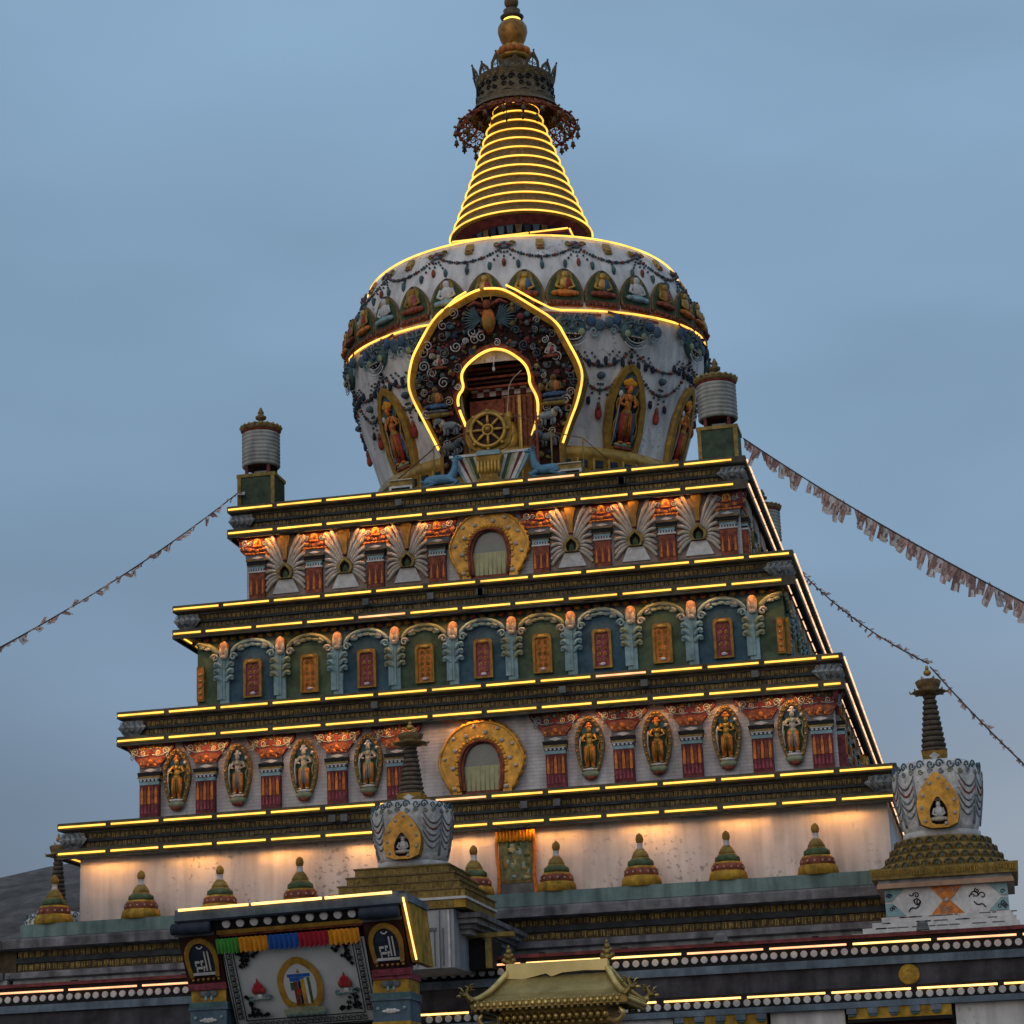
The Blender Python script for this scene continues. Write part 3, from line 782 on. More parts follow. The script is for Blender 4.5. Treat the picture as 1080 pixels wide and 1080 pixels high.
def tassel():
    b = MB(); b.prism([(-.1, .12), (.1, .12), (.12, -.1), (.09, -.13), (.11, -.24), (-.11, -.24), (-.09, -.13), (-.12, -.1)], 0, .07, 'gold')
    b.ell((0, -.06, -.18), (.1, .04, .04), 'redbrown')
    return b.build('tassel', dome)
cl = clasp(); ta = tassel(); cws = []; tws = []
off = radians(5.3)
for k in range(-5, 6):
    azc = off + k * 2 * st; aze = azc + 2 * st
    zc = 22.62; b = MB()
    cws.append(dframe(azc, zc, .01)); tws.append(dframe(azc + st, 22.66, .01))
    P = []
    for i in range(27):
        t = i / 26; P.append(don(azc + 2 * st * t, zc - .02 - .42 * (1 - (2 * t - 1) ** 2)))
    beads(b, P, .042, BE)
    for d in (-1, 0, 1): hang(b, azc, zc - .1, d * radians(4.2), .5 if d else .42, BE, 'teal' if d else 'redbrown')
    hang(b, azc + st, zc - .45, 0, .2, BE, 'teal')
    b.build('garland', dome)
for o, ws in ((cl, cws), (ta, tws)):
    setp(o, dome, ws[0])
    for w in ws[1:]: inst(o, dome, w)

# guardian masks, garlands and standing deities on the lower wall
def mask():
    b = MB()
    b.ell((0, -.05, 0), (.48, .16, .34), 'teal', 12, 8)
    for d in (-1, 1):
        b.ell((d * .17, -.2, .09), (.1, .07, .055), 'grey'); b.ell((d * .17, -.25, .09), (.045, .04, .035), 'black'); b.tube([(d * .04, -.22, .16), (d * .2, -.24, .2), (d * .36, -.18, .16)], [.02, .035, .015], 'bluegrey', n=5)
        b.scroll(d * .17, .2, .15, 'paintgrey', .2, .025, .6, d, pi / 2); b.scroll(d * .52, .1, .17, 'bluegrey', .05, .035, 1.3, d)
        b.scroll(d * .72, -.05, .15, 'paleblue', .05, .03, 1.3, -d); b.ell((d * .62, -.06, .22), (.16, .08, .14), 'blue'); b.ell((d * .9, -.05, .12), (.18, .07, .15), 'bluegrey')
        b.ell((d * .3, -.2, -.1), (.11, .07, .1), 'leafgreen'); b.tube([(d * .1, -.22, -.14), (d * .09, -.25, -.25)], [.03, .008], 'palewhite', n=5)
    b.ell((0, -.22, 0), (.09, .09, .07), 'bluegrey'); b.ell((0, -.19, -.19), (.26, .08, .045), 'dkred', 10, 6)
    for q in range(3): b.tube([(u, -.2, v) for u, v in arc(0, -.08 - .075 * q, .36 + .03 * q, 200, 340, 10, .22)], .018, 'palewhite' if q != 1 else 'paintgrey', n=5)
    for q in range(7): b.box(-.2 + q * .06, -.17 + q * .06, -.28, -.25, -.175, -.145, 'cream')
    for q in range(10): b.scroll(-.45 + q * .1, .28 + .05 * (q % 2), .06, ('teal', 'paintgrey')[q % 2], .14, .018, 1.3, (-1) ** q, q)
    b.prism([(-.95, .4), (.95, .4), (.95, .33), (-.95, .33)], 0, .03, 'redbrown')
    return b.build('guardian_mask', dome)
mk = mask(); mws = []
MA = [radians(a) for a in (-98, -66, -42, -23.5, 25, 46, 75, 104)]
for a in MA: mws.append(dframe(a, zeq(a) - .48, .0) @ Matrix.Diagonal((.9, .85, 1.1, 1)))
setp(mk, dome, mws[0])
for w in mws[1:]: inst(mk, dome, w)
for k in range(len(MA)):
    b = MB(); a = MA[k]
    z = zeq(a) - 1.0
    for d in range(-3, 4): hang(b, a + d * radians(2.0), z, d * radians(1.0), .28, BE, 'navy')
    if k < len(MA) - 1 and MA[k + 1] - a < radians(45):
        a2 = MA[k + 1]
        for dz in (.0, .42):
            P = []
            for i in range(25):
                t = i / 24; P.append(don(a + (a2 - a) * t, zeq(a + (a2 - a) * t) - .95 - dz * .5 - (.5 + dz) * (1 - (2 * t - 1) ** 2)))
            beads(b, P, .044, BE + ['redbrown'])
        am = (a + a2) / 2; zm = zeq(am) - 1.7
        b.ell(don(am, zm), (.13, .1, .1), 'bluegrey')
        for d in (-1, 0, 1): hang(b, am, zm - .1, d * radians(3.6), .62 if d == 0 else .5, BE, 'redbrown' if d == 0 else 'navy')
        b.ell(don(am, zm - .98), (.1, .08, .2), 'red')
    b.build('garland', dome)
def bigdeity(skin, robe, dress, head):
    b = MB()
    po = [(-.52, 0), (-.62, .5), (-.62, 1.2), (-.45, 1.72), (-.22, 2.05), (0, 2.16), (.22, 2.05), (.45, 1.72), (.62, 1.2), (.62, .5), (.52, 0)]
    pi_ = [(u * .7, .1 + v * .87) for u, v in po]
    b.ring(po, pi_, 0, .16, 'ochre', 'gold'); b.prism(pi_, 0, .05, 'navy')
    b.prism(arc(0, 1.62, .34, 0, 360, 18), .05, .08, 'teal'); b.tube([(u, -.08, v) for u, v in arc(0, 1.62, .34, 0, 360, 18)], .02, 'olive', n=5)
    standing(b, 0, .2, 1.62, skin, robe, dress, head, .13)
    b.ell((0, -.13, 1.68), (.24, .07, .1), head, 10, 6); b.ell((0, -.14, 1.56), (.18, .08, .06), 'red')
    b.ell((0, -.12, .17), (.3, .13, .07), 'leafgreen'); b.ell((0, -.12, .09), (.36, .14, .06), 'redbrown')
    for d in (-1, 1): b.ell((d * .26, -.09, .7), (.1, .05, .3), 'blue'); b.ell((d * .3, -.09, .35), (.07, .05, .12), 'bluegrey')
    b.tube([(-.36, -.14, .15), (-.3, -.16, .9), (-.27, -.14, 1.35)], .018, 'cream', n=5); b.ell((-.27, -.15, 1.4), (.07, .05, .08), 'palewhite')
    b.v = [V((p.x, p.y * .8 + p.x * p.x / 9.2, p.z)) for p in b.v]
    return b.build('deity_niche', dome)
n1 = bigdeity('orange', 'red', 'ochre', 'clothorange')
DA = [radians(a) for a in (-42, 46, 78)]
NM = [dframe(a, 18.05, .03) @ Matrix.Translation((0, 0, -1.16)) @ Matrix.Diagonal((1.02, 1, 1.12, 1)) for a in DA]
setp(n1, dome, NM[0])
for m in NM[1:]: inst(n1, dome, m)

# ---- arch on the dome's front ----------------------------------------------------------
out = [(-1.32, 15.9), (-1.32, 16.6), (-1.72, 17.5), (-2.05, 18.22), (-2.15, 18.64), (-2.05, 19.25), (-1.9, 19.6), (-1.36, 20.5), (-.75, 20.85), (-.16, 21.1), (.3, 21.08), (.62, 20.98), (1.25, 20.5),
       (1.95, 19.95), (2.2, 19.4), (2.5, 18.75), (2.6, 18.3), (2.42, 17.61), (2.2, 17.1), (1.98, 16.5), (1.98, 15.9)]
inn = [(-.62, 15.9), (-.62, 16.6), (-.60, 17.25), (-.80, 17.82), (-.80, 18.14), (-.62, 18.34), (-.70, 18.67), (-.62, 18.9), (-.38, 19.12), (-.12, 19.28), (.17, 19.37), (.45, 19.32), (.70, 19.18),
       (1.06, 18.84), (1.16, 18.5), (1.14, 18.28), (1.33, 17.9), (1.36, 17.6), (1.3, 17.2), (1.16, 16.8), (1.16, 15.9)]
FA = Matrix.Translation((0, -4.19, 16)) @ Matrix.Rotation(math.atan(.25), 4, 'X')
def AL(u, z):
    D = 1.22 - .25 * (z - 16); return (u + (u - 12) * D / 56, .944 * (z - 16) + .427)
out = [AL(*q) for q in out]; inn = [AL(*q) for q in inn]
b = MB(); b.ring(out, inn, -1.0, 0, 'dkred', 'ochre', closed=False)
mid = [((u + (a - u) * .13), v + (c - v) * .13) for (u, v), (a, c) in zip(out, inn)]
b.ring(out, mid, .001, .1, 'ochre', 'gold', closed=False)
im = [((u + (a - u) * .9), v + (c - v) * .9) for (u, v), (a, c) in zip(out, inn)]
b.ring(im, inn, .001, .07, 'redbrown', 'ochre', closed=False)
arch = b.build('dome_arch', stupa, FA)
ot = smooth_open(out[1:-1], 2); it_ = smooth_open(inn[2:-1], 2)
def runlights(pts, y, r, breaks, nm='light_tube'):
    b = MB(); a = 0
    for q in breaks + [len(pts) - 1]:
        b.tube([(u, y, v) for u, v in pts[a:q + 1]], r, 'ledring', n=8); a = q + (1 if q < len(pts) - 1 else 0)
    return b.build(nm, arch, FA)
runlights(ot[1:], -.14, .032, [26, 33]); runlights(it_, -.1, .036, [5])
# room behind the opening
b = MB()
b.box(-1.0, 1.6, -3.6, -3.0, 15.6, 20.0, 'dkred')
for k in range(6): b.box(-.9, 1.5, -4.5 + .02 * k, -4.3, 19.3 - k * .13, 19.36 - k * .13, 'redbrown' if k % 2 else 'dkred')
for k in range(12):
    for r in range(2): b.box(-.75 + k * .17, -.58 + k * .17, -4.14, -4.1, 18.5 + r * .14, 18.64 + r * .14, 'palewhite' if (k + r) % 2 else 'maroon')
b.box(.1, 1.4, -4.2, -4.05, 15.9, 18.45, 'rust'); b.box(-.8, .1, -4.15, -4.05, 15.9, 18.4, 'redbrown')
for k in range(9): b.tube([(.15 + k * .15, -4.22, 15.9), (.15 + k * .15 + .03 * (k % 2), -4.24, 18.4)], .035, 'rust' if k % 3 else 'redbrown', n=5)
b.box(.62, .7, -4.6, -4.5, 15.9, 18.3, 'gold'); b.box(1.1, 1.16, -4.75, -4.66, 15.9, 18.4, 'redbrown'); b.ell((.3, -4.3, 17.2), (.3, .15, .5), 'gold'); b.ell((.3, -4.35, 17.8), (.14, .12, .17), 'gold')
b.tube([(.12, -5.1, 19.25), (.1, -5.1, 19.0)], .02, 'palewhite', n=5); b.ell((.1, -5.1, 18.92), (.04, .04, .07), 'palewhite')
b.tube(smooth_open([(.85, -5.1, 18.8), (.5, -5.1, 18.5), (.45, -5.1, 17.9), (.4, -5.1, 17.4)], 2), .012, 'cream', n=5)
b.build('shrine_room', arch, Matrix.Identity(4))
# garuda on top
g0 = AL(.1, 20.2)
b = MB(); b.T = TR(g0[0], -.02, g0[1])
b.ell((0, -.08, 0), (.19, .14, .34), 'orange', 10, 8); b.ell((0, -.14, .4), (.12, .12, .14), 'redbrown'); b.ell((0, -.2, -.12), (.16, .1, .2), 'ochre')
for d in (-1, 1):
    for k in range(11):
        a = radians(-45 + k * 12); b.tube([(d * .16, -.06, .08 - k * .02), (d * (.28 + .25 * cos(a)), -.1, .02 + .3 * sin(a)), (d * (.28 + .46 * cos(a)), -.06, .02 + .46 * sin(a))], [.022, .026, .01], 'teal' if k % 2 else 'bluegrey', n=5)
    b.tube([(d * .1, -.12, .38), (d * .35, -.12, .5), (d * .55, -.1, .4)], [.06, .05, .03], 'redbrown', n=6)
    b.tube([(d * .1, -.12, .5), (d * .13, -.12, .62)], [.025, .01], 'gold', n=5)
b.build('garuda_relief', arch, FA)
# cloud scrolls, foliage, animals and figures of the arch
R = random.Random(11)
def inside(u, v):
    def pin(poly):
        c = False
        for (x0, y0), (x1, y1) in zip(poly, poly[1:] + poly[:1]):
            if (y0 > v) != (y1 > v) and u < (x1 - x0) * (v - y0) / (y1 - y0) + x0: c = not c
        return c
    return pin(mid) and not pin(im)
b = MB(); cnt = 0; got = []
while cnt < 62:
    u, v = R.uniform(-2.2, 2.5), R.uniform(.9, 4.7)
    if not inside(u, v) or math.hypot(u - g0[0], v - g0[1]) < .45: continue
    if any(math.hypot(u - a, v - c) < .17 for a, c in got): continue
    got.append((u, v))
    b.scroll(u, v, R.uniform(.08, .16), R.choice(['cream', 'palewhite', 'paintgrey', 'palewhite', 'bluegrey', 'grey']), .09, .018, R.uniform(1.2, 1.9), R.choice((-1, 1)), R.uniform(0, 6)); cnt += 1
b.build('cloud_scrolls', arch, FA)
b = MB(); cnt = 0
while cnt < 420:
    u, v = R.uniform(-2.2, 2.5), R.uniform(.5, 4.8)
    if not inside(u, v): continue
    z = R.uniform(.04, .1)
    b.ell((u, -.03, v), (z * R.uniform(.6, 1.4), z * .9, z * R.uniform(.5, 1.2)), R.choice(['navy', 'teal', 'redbrown', 'olive', 'maroon', 'grey', 'green', 'black', 'darkgold', 'dkred', 'navy', 'maroon']), 6, 4, R=Matrix.Rotation(R.uniform(0, 3), 3, 'Y')); cnt += 1
b.build('foliage_relief', arch, FA)
def beast(b, u, v, s, d, col, mane):
    # standing animal in relief: trunk, neck, head, four legs, tail
    b.ell((u, -.14, v + .5 * s), (.46 * s, .2 * s, .24 * s), col, 10, 7); b.ell((u + d * .4 * s, -.16, v + .62 * s), (.2 * s, .18 * s, .24 * s), mane)
    b.ell((u + d * .56 * s, -.2, v + .78 * s), (.2 * s, .15 * s, .16 * s), col)
    b.tube([(u + d * .7 * s, -.2, v + .74 * s), (u + d * .82 * s, -.2, v + .55 * s), (u + d * .78 * s, -.2, v + .4 * s)], [.08 * s, .06 * s, .04 * s], col, n=6)
    for q in (-.32, -.14, .2, .36): b.tube([(u + q * s, -.14, v + .4 * s), (u + q * s + .02, -.14, v + .2 * s), (u + q * s, -.15, v)], [.11 * s, .08 * s, .08 * s], col, n=6)
    b.tube([(u - d * .44 * s, -.14, v + .55 * s), (u - d * .6 * s, -.14, v + .4 * s), (u - d * .55 * s, -.14, v + .2 * s)], [.05 * s, .04 * s, .05 * s], mane, n=5)
for sx in (-1, 1):
    c0 = -1.02 if sx < 0 else 1.6
    q0 = AL(c0, 16.45); q1 = AL(c0, 17.05); q2 = AL(-1.38 if sx < 0 else 1.82, 17.66); q3 = AL(-1.28 if sx < 0 else 1.75, 18.9)
    b = MB(); beast(b, q0[0], q0[1], .5, -sx, 'grey', 'bluegrey'); beast(b, q1[0], q1[1], .5, sx, 'paintgrey', 'cream')
    b.build('animal_relief', arch, FA)
    b = MB(); b.ell((q2[0], -.1, q2[1]), (.38, .1, .09), 'olive'); b.ell((q2[0], -.12, q2[1] + .09), (.34, .1, .06), 'grey'); seated(b, q2[0], q2[1] + .1, .68, 'darkgold', 'blue', 'orange', .1)
    b.scroll(q2[0] + sx * .28, q2[1] + .05, .14, 'palewhite', .14, .025, 1.6, sx)
    b.build('figure_relief', arch, FA)
    b = MB(); seated(b, q3[0], q3[1], .46, 'cream', 'redbrown', 'purple', .08); b.build('figure_relief', arch, FA)

# ---- box, spire, crown, finial ---------------------------------------------------------
b = MB(); h = 1.72
b.square([(1.5, 23.4), (1.5, 24.0), (h, 24.1), (h, 24.22), (1.2, 24.26)], ['dkred', 'maroon', 'maroon', 'grey'])
for k in range(4):
    b.T = square_rot(k)
    for q in range(7): b.box(-1.3 + q * .4, -1.12 + q * .4, -1.53, -1.5, 23.55, 23.95, 'bluegrey' if q % 2 else 'darkgold')
b.T = Matrix.Identity(4)
harm = b.build('harmika', stupa)
for k in range(4):
    b = MB(); b.T = square_rot(k)
    for q in range(3): b.tube([(-h + .03 + q * 1.15, -h - .03, 24.19), (-h + .03 + q * 1.15 + 1.1, -h - .03, 24.19)], .026, 'ledring', n=8)
    b.build('light_tube', harm)
b = MB(); b.lathe([(1.45, 24.2), (1.6, 24.55), (1.9, 24.72), (2.05, 24.76)], 64, ['navy', 'maroon', 'maroon'], caps=False)
for k in range(40):
    b.T = TR(0, 0, 0, 2 * pi * k / 40); b.prism([(-.07, 24.3), (.07, 24.3), (.1, 24.55), (-.1, 24.55)], 1.55, 1.66, ('bluegrey', 'darkgold', 'navy')[k % 3])
b.T = Matrix.Identity(4)
b.build('lotus_collar', stupa)
b = MB(); RR = []; z0, z9 = 24.74, 28.86; prof = []
for k in range(13):
    t = k / 12; r = 2.08 + (.66 - 2.08) * (t ** .93); z = z0 + (z9 - z0) * t; RR.append((r, z))
    t2 = min(1, (k + 1) / 12); rn = 2.08 + (.66 - 2.08) * (t2 ** .93)
    prof += [(r, z), (r, z + .12), (r - .07, z + .16), (rn - .02 if k < 12 else r - .1, z + .325)]
b.lathe(prof, 72, ['ochre', 'olive', 'darkgold', 'olive'] * 12 + ['darkgold', 'bronze', 'darkgold'])
spire = b.build('ringed_spire', stupa)
for r, z in RR:
    ring_lights('light_ring', spire, [V(((r + .03) * sin(a * pi / 36), -(r + .03) * cos(a * pi / 36), z + .05)) for a in range(-36, 37)], .025, seg=24, n=6)
def CRN(b):
    b.v = [V((p.x, p.y, p.z - .16 * min(1, max(0, (p.z - 28.2)))  )) for p in b.v]; return b
# crown: pierced band, spikes, flared lace skirt with bells
b = MB()
b.lathe([(1.42, 28.86), (1.3, 29.0), (1.2, 29.14), (1.23, 29.2), (1.17, 29.32), (1.13, 29.7), (1.12, 29.9), (1.2, 30.0), (1.18, 30.06), (1.0, 30.12), (.55, 30.5), (.45, 30.6), (.4, 30.7)], 56, 'bronze', caps=False)
b.lathe([(.62, 29.0), (1.1, 29.14), (1.12, 29.2)], 56, 'dkred', caps=False)
for k in range(14):
    b.T = TR(0, 0, 0, 2 * pi * k / 14)
    for d in (-1, 1):
        b.scroll(d * .12, 29.7, .1, 'black', 1.15, .026, 1.2, d); b.scroll(d * .11, 29.47, .08, 'black', 1.175, .022, 1.1, -d); b.scroll(d * .12, 29.88, .06, 'olive', 1.14, .018, 1.1, d)
    b.prism([(-.16, 29.25), (.16, 29.25), (0, 29.3)], 1.18, 1.21, 'black')
b.T = Matrix.Identity(4)
crown = CRN(b).build('umbrella_crown', stupa)
b = MB()
for k in range(14):
    b.T = TR(0, 0, 0, 2 * pi * (k + .5) / 14) @ Matrix.Translation((0, -1.16, 30.0)) @ Matrix.Rotation(radians(16), 4, 'X')
    sc = 1.1 if k % 2 else .8
    po = [(-.24, 0), (-.2, .2 * sc), (0, .46 * sc), (.2, .2 * sc), (.24, 0)]; q = [(-.16, .04), (-.12, .18 * sc), (0, .3 * sc), (.12, .18 * sc), (.16, .04)]
    b.ring(po, q, -.02, .02, 'bronze'); b.ell((0, 0, .48 * sc), .035, 'bronze', 6, 4); b.tube([(0, 0, 0), (0, 0, .3 * sc)], .02, 'bronze', n=5)
    b.scroll(-.07, .14, .05, 'bronze', 0, .014, 1.1, 1); b.scroll(.07, .14, .05, 'bronze', 0, .014, 1.1, -1)
CRN(b).build('crown_spike', crown)
b = MB()
for k in range(20):
    b.T = TR(0, 0, 0, 2 * pi * k / 20)
    # rib curving outwards and down
    P = smooth_open([(0, -1.14, 29.2), (0, -1.28, 28.9), (0, -1.5, 28.62), (0, -1.78, 28.42), (0, -1.9, 28.44)], 1)
    b.tube(P, .035, 'darkgold' if k % 2 else 'redbrown', n=6)
    for d in (-1, 1):
        for (y, z, s) in ((-1.25, 28.95, .1), (-1.4, 28.72, .12), (-1.58, 28.52, .13), (-1.72, 28.36, .11)):
            m = TR(0, y, z); sv = b.T.copy(); b.T = b.T @ m @ Matrix.Rotation(radians(-40), 4, 'X')
            b.scroll(d * .13, 0, s, 'redbrown' if z < 28.8 else 'bronze', 0, .026, 1.2, d, 0, 12); b.T = sv
    b.box(-.2, .2, -1.52, -1.46, 28.58, 28.62, 'darkgold'); b.box(-.24, .24, -1.8, -1.74, 28.38, 28.43, 'redbrown'); b.box(-.17, .17, -1.3, -1.25, 28.86, 28.9, 'bronze')
CRN(b).build('lace_skirt', crown)
b = MB()
for k in range(20):
    a = 2 * pi * k / 20
    for rr, zz in ((1.86, 28.12), (1.62, 28.0)) if k % 2 else ((1.84, 28.16), (1.45, 28.05)):
        c = (rr * sin(a), -rr * cos(a), zz); b.tube([(c[0], c[1], zz + .34), (c[0], c[1], zz + .08)], .012, 'black', n=4)
        b.lathe([(.02, .12), (.05, .1), (.06, .02), (.085, -.04)], 8, 'bronze', c); b.ell((c[0], c[1], zz - .09), (.03, .03, .05), 'black', 6, 4)
CRN(b).build('bell', crown, kind='stuff')
# finial
b = MB(); b.lathe([(.4, 30.6), (.5, 30.66), (.46, 30.72), (.3, 30.95), (.26, 31.05)], 32, 'gold')
for k in range(10): a = 2 * pi * k / 10; b.ell((.42 * sin(a), -.42 * cos(a), 30.84), (.15, .15, .14), 'orange', 8, 6)
for k in range(10): a = 2 * pi * (k + .5) / 10; b.ell((.3 * sin(a), -.3 * cos(a), 30.98), (.12, .12, .12), 'gold', 8, 6)
fin = b.build('finial', stupa)
b = MB(); b.lathe([(.24, 31.02), (.28, 31.1), (.38, 31.3), (.45, 31.55), (.44, 31.72), (.36, 31.86), (.22, 31.95), (.2, 32.0)], 32, 'copper'); b.build('vase', fin)
b = MB(); b.lathe([(.2, 31.95), (.33, 32.03), (.36, 32.08), (.24, 32.14), (.26, 32.3), (.14, 32.38)], 32, 'bronze'); b.build('rim', fin)
b = MB(); b.lathe([(.23, 31.94), (.26, 31.98), (.26, 32.01), (.2, 32.03)], 24, 'finlamp'); b.build('light_ring', fin)
b = MB(); b.ell((0, 0, 32.58), .22, 'darkgold', 16, 10); b.lathe([(.1, 32.78), (.14, 32.84), (.05, 32.9)], 16, 'darkgold'); b.lathe([(.02, 33.35), (.12, 33.2), (.18, 33.05), (.1, 32.88)], 16, 'gold')
b.build('jewel', fin)

# ================================================================== things on the top terrace
ZT = ZS[0] + .10
def drum(label, x, y):
    o = empty('victory_banner', (x, y, ZT), label, 'roof ornament', 'white drum shaped banners on the top terrace')
    A = TR(x, y, ZT)
    b = MB(); b.box(-.5, .5, -.45, .45, 0, .86, 'turgreen'); b.box(-.53, .53, -.48, .48, .86, .95, 'olive')
    for sx in (-1, 1): b.box(sx * .46 - .05, sx * .46 + .05, -.47, -.45, 0, .86, 'olive')
    b.build('pedestal', o, A)
    b = MB()
    for sx, sy in ((-1, -1), (1, -1), (1, 1), (-1, 1)): b.box(sx * .3 - .04, sx * .3 + .04, sy * .3 - .04, sy * .3 + .04, .95, 1.3, 'maroon')
    b.box(-.16, .2, -.1, .1, .95, 1.12, 'cloth'); b.build('stand', o, A)
    b = MB(); pr = []
    for k in range(9): z = 1.22 + k * .105; pr += [(.47, z), (.505, z + .03), (.51, z + .07), (.475, z + .1)]
    b.lathe(pr, 32, 'turret', caps=True); b.lathe([(.47, 2.165), (.5, 2.17), (.5, 2.235)], 32, 'red', caps=False); b.lathe([(.45, 1.3), (.44, 1.21)], 32, 'dkred')
    b.build('drum', o, A)
    b = MB(); b.lathe([(.5, 2.2), (.54, 2.24), (.54, 2.32), (.46, 2.38), (.3, 2.44), (.1, 2.5)], 32, 'darkgold')
    for k in range(20): a = 2 * pi * k / 20; b.ell((.53 * sin(a), -.53 * cos(a), 2.33), .05, 'olive', 6, 4)
    b.lathe([(.06, 2.44), (.06, 2.56), (.14, 2.6), (.15, 2.66), (.06, 2.72), (.09, 2.76), (.02, 2.92)], 16, 'darkgold')
    b.build('cap', o, A)
    return o
dr0 = drum('white ribbed drum banner on green pedestal at the left corner of the top terrace', -6.12, -6.0)
clone(dr0, TR(6.1, -6.0, ZT), 'white ribbed drum banner on green pedestal just right of the dome')
clone(dr0, TR(6.0, 6.1, ZT), 'distant white drum banner peeking past the right edge of the top cornice')

wh = empty('dharma_wheel', (.17, -6.35, ZT), 'gold eight spoked wheel on a pointed plaque between two blue deer', 'wheel')
A = TR(.17, -6.35, ZT)
b = MB(); b.prism([(-.3, 0), (.3, 0), (.34, .1), (.22, .2), (.3, .62), (.36, .78), (-.36, .78), (-.3, .62), (-.22, .2), (-.34, .1)], -.22, .16, 'ochre')
for k in range(7): b.ell((-.27 + k * .09, -.17, .46), (.05, .05, .2), 'gold', 7, 6)
b.box(-.3, .3, -.2, .2, .78, .9, 'paleblue'); b.build('pedestal', wh, A)
b = MB(); po = smooth_closed([(-.32, .92), (-.62, 1.15), (-.6, 1.7), (-.55, 1.82), (0, 2.12), (.55, 1.82), (.6, 1.7), (.62, 1.15), (.32, .92)], 1)
b.prism(po, -.06, .04, 'ochre'); b.build('plaque', wh, A)
b = MB(); c = 1.48
for r, t in ((.45, .055), (.13, .04)): b.tube([(r * cos(a * pi / 18), -.1, c + r * sin(a * pi / 18)) for a in range(36)], t, 'gold', n=7, closed=True)
for k in range(8): a = 2 * pi * k / 8; b.tube([(.1 * cos(a), -.1, c + .1 * sin(a)), (.25 * cos(a), -.11, c + .25 * sin(a)), (.5 * cos(a), -.1, c + .5 * sin(a))], [.03, .045, .03], 'gold', n=6); b.ell((.52 * cos(a), -.1, c + .52 * sin(a)), .055, 'gold', 7, 5)
b.ell((0, -.12, c), .09, 'gold'); b.prism(arc(0, c, .42, 0, 350, 24), .04, .06, 'dkred'); b.build('wheel', wh, A)
def deer(label, x, rz, y=-6.45):
    o = empty('deer_statue', (x, y, ZT), label, 'statue', 'kneeling deer beside the wheel', rz)
    A = TR(x, y, ZT, rz) @ Matrix.Scale(.86, 4); b = MB()      # faces +x locally, lying with folded legs, neck held upright
    b.tube(smooth_open([(-.62, 0, .24), (-.4, 0, .3), (-.05, 0, .29), (.2, 0, .3)], 1), [.1, .15, .16, .16, .15, .13], 'deerblue', n=12)
    b.tube(smooth_open([(.1, 0, .26), (.26, 0, .45), (.31, 0, .66), (.33, 0, .88)], 1), [.15, .14, .11, .09, .08], 'deerblue', n=10)
    b.ell((.36, 0, .93), (.1, .08, .085), 'deerblue', 10, 8); b.tube([(.38, 0, .93), (.5, 0, .92), (.57, 0, .9)], [.07, .05, .035], 'deerblue', n=8); b.ell((-.52, 0, .22), (.18, .17, .15), 'deerblue', 10, 7)
    for sy in (-1, 1):
        b.tube([(-.5, sy * .13, .2), (-.25, sy * .19, .14), (-.5, sy * .19, .07), (-.7, sy * .19, .05)], [.1, .07, .045, .035], 'deerblue', n=7)
        b.tube([(.16, sy * .12, .24), (.42, sy * .14, .15), (.28, sy * .15, .07), (.08, sy * .15, .05)], [.08, .055, .04, .03], 'deerblue', n=7)
        b.tube([(.31, sy * .05, .98), (.25, sy * .13, 1.07)], [.035, .01], 'deerblue', n=6); b.ell((.42, sy * .07, .96), .018, 'black', 6, 4)
    b.tube([(-.68, 0, .3), (-.78, 0, .24)], [.05, .02], 'deerblue', n=6)
    b.build('body', o, A)
    b = MB(); b.box(-.72, .48, -.22, .22, 0, .05, 'olive'); b.build('base', o, A)
    return o
d0 = deer('blue kneeling deer statue on the left side of the gold wheel', -1.0, 0)
clone(d0, TR(1.6, -6.45, ZT, pi), 'blue kneeling deer statue on the right side of the gold wheel')
def stripes(label, x, d):
    b = MB(); ms = ['palewhite', 'green', 'leafgreen', 'cream', 'maroon', 'palewhite', 'paleblue']
    for k in range(7):
        u0, u1 = .2 + k * .1, .2 + (k + 1) * .1 - .008
        P = [(d * u0 * .55, 0), (d * u1 * .62, 0), (d * (u1 + .12), .86), (d * (u0 + .12), .86)]
        b.prism(P if d > 0 else P[::-1], -.05, .05 + .02 * (k % 2), ms[k])
    b.box(min(d * .3, d * 1.04), max(d * .3, d * 1.04), -.08, .04, .865, .93, 'palewhite')
    o = b.build('striped_panel', None, TR(x, -6.2, ZT)); return tag(o, label, 'ornament panel', 'striped panels behind the wheel')
stripes('slanted white, green and maroon striped panel between the left deer and gold wheel', .12, -1)
stripes('slanted white, green and maroon striped panel between the right deer and gold wheel', .22, 1)
def flood(label, x):
    o = empty('floodlight', (x, -6.5, ZT), label, 'floodlight', 'floodlights on the terrace edge'); A = TR(x, -6.5, ZT)
    b = MB(); b.box(-.3, .3, -.1, .2, .12, .34, 'olive', ty=-.03); b.build('housing', o, A)
    b = MB(); b.box(-.31, .31, -.13, -.1, .10, .15, 'palewhite'); b.box(-.31, -.25, -.13, -.1, -.0, .1, 'palewhite'); b.box(.25, .31, -.13, -.1, 0, .1, 'palewhite'); b.box(-.31, .31, -.13, -.1, .30, .33, 'cream'); b.build('bracket', o, A)
    return o
f0 = flood('white framed floodlight on the terrace edge left of the deer', -2.15)
clone(f0, TR(2.3, -6.5, ZT), 'white framed floodlight on the terrace edge right of the deer')
ra = empty('rope_rail', (0, -6.2, ZT), 'thin rail of brown poles and slanting ropes across the foot of the dome', 'railing'); A = TR(0, -6.2, ZT)
for x, hh in ((-1.35, 1.25), (-.35, 1.6), (.95, 1.9), (1.78, 1.35), (2.6, 1.1)): b = MB(); b.tube([(x, 0, 0), (x, 0, hh)], .022, 'olive', n=6); b.build('pole', ra, A)
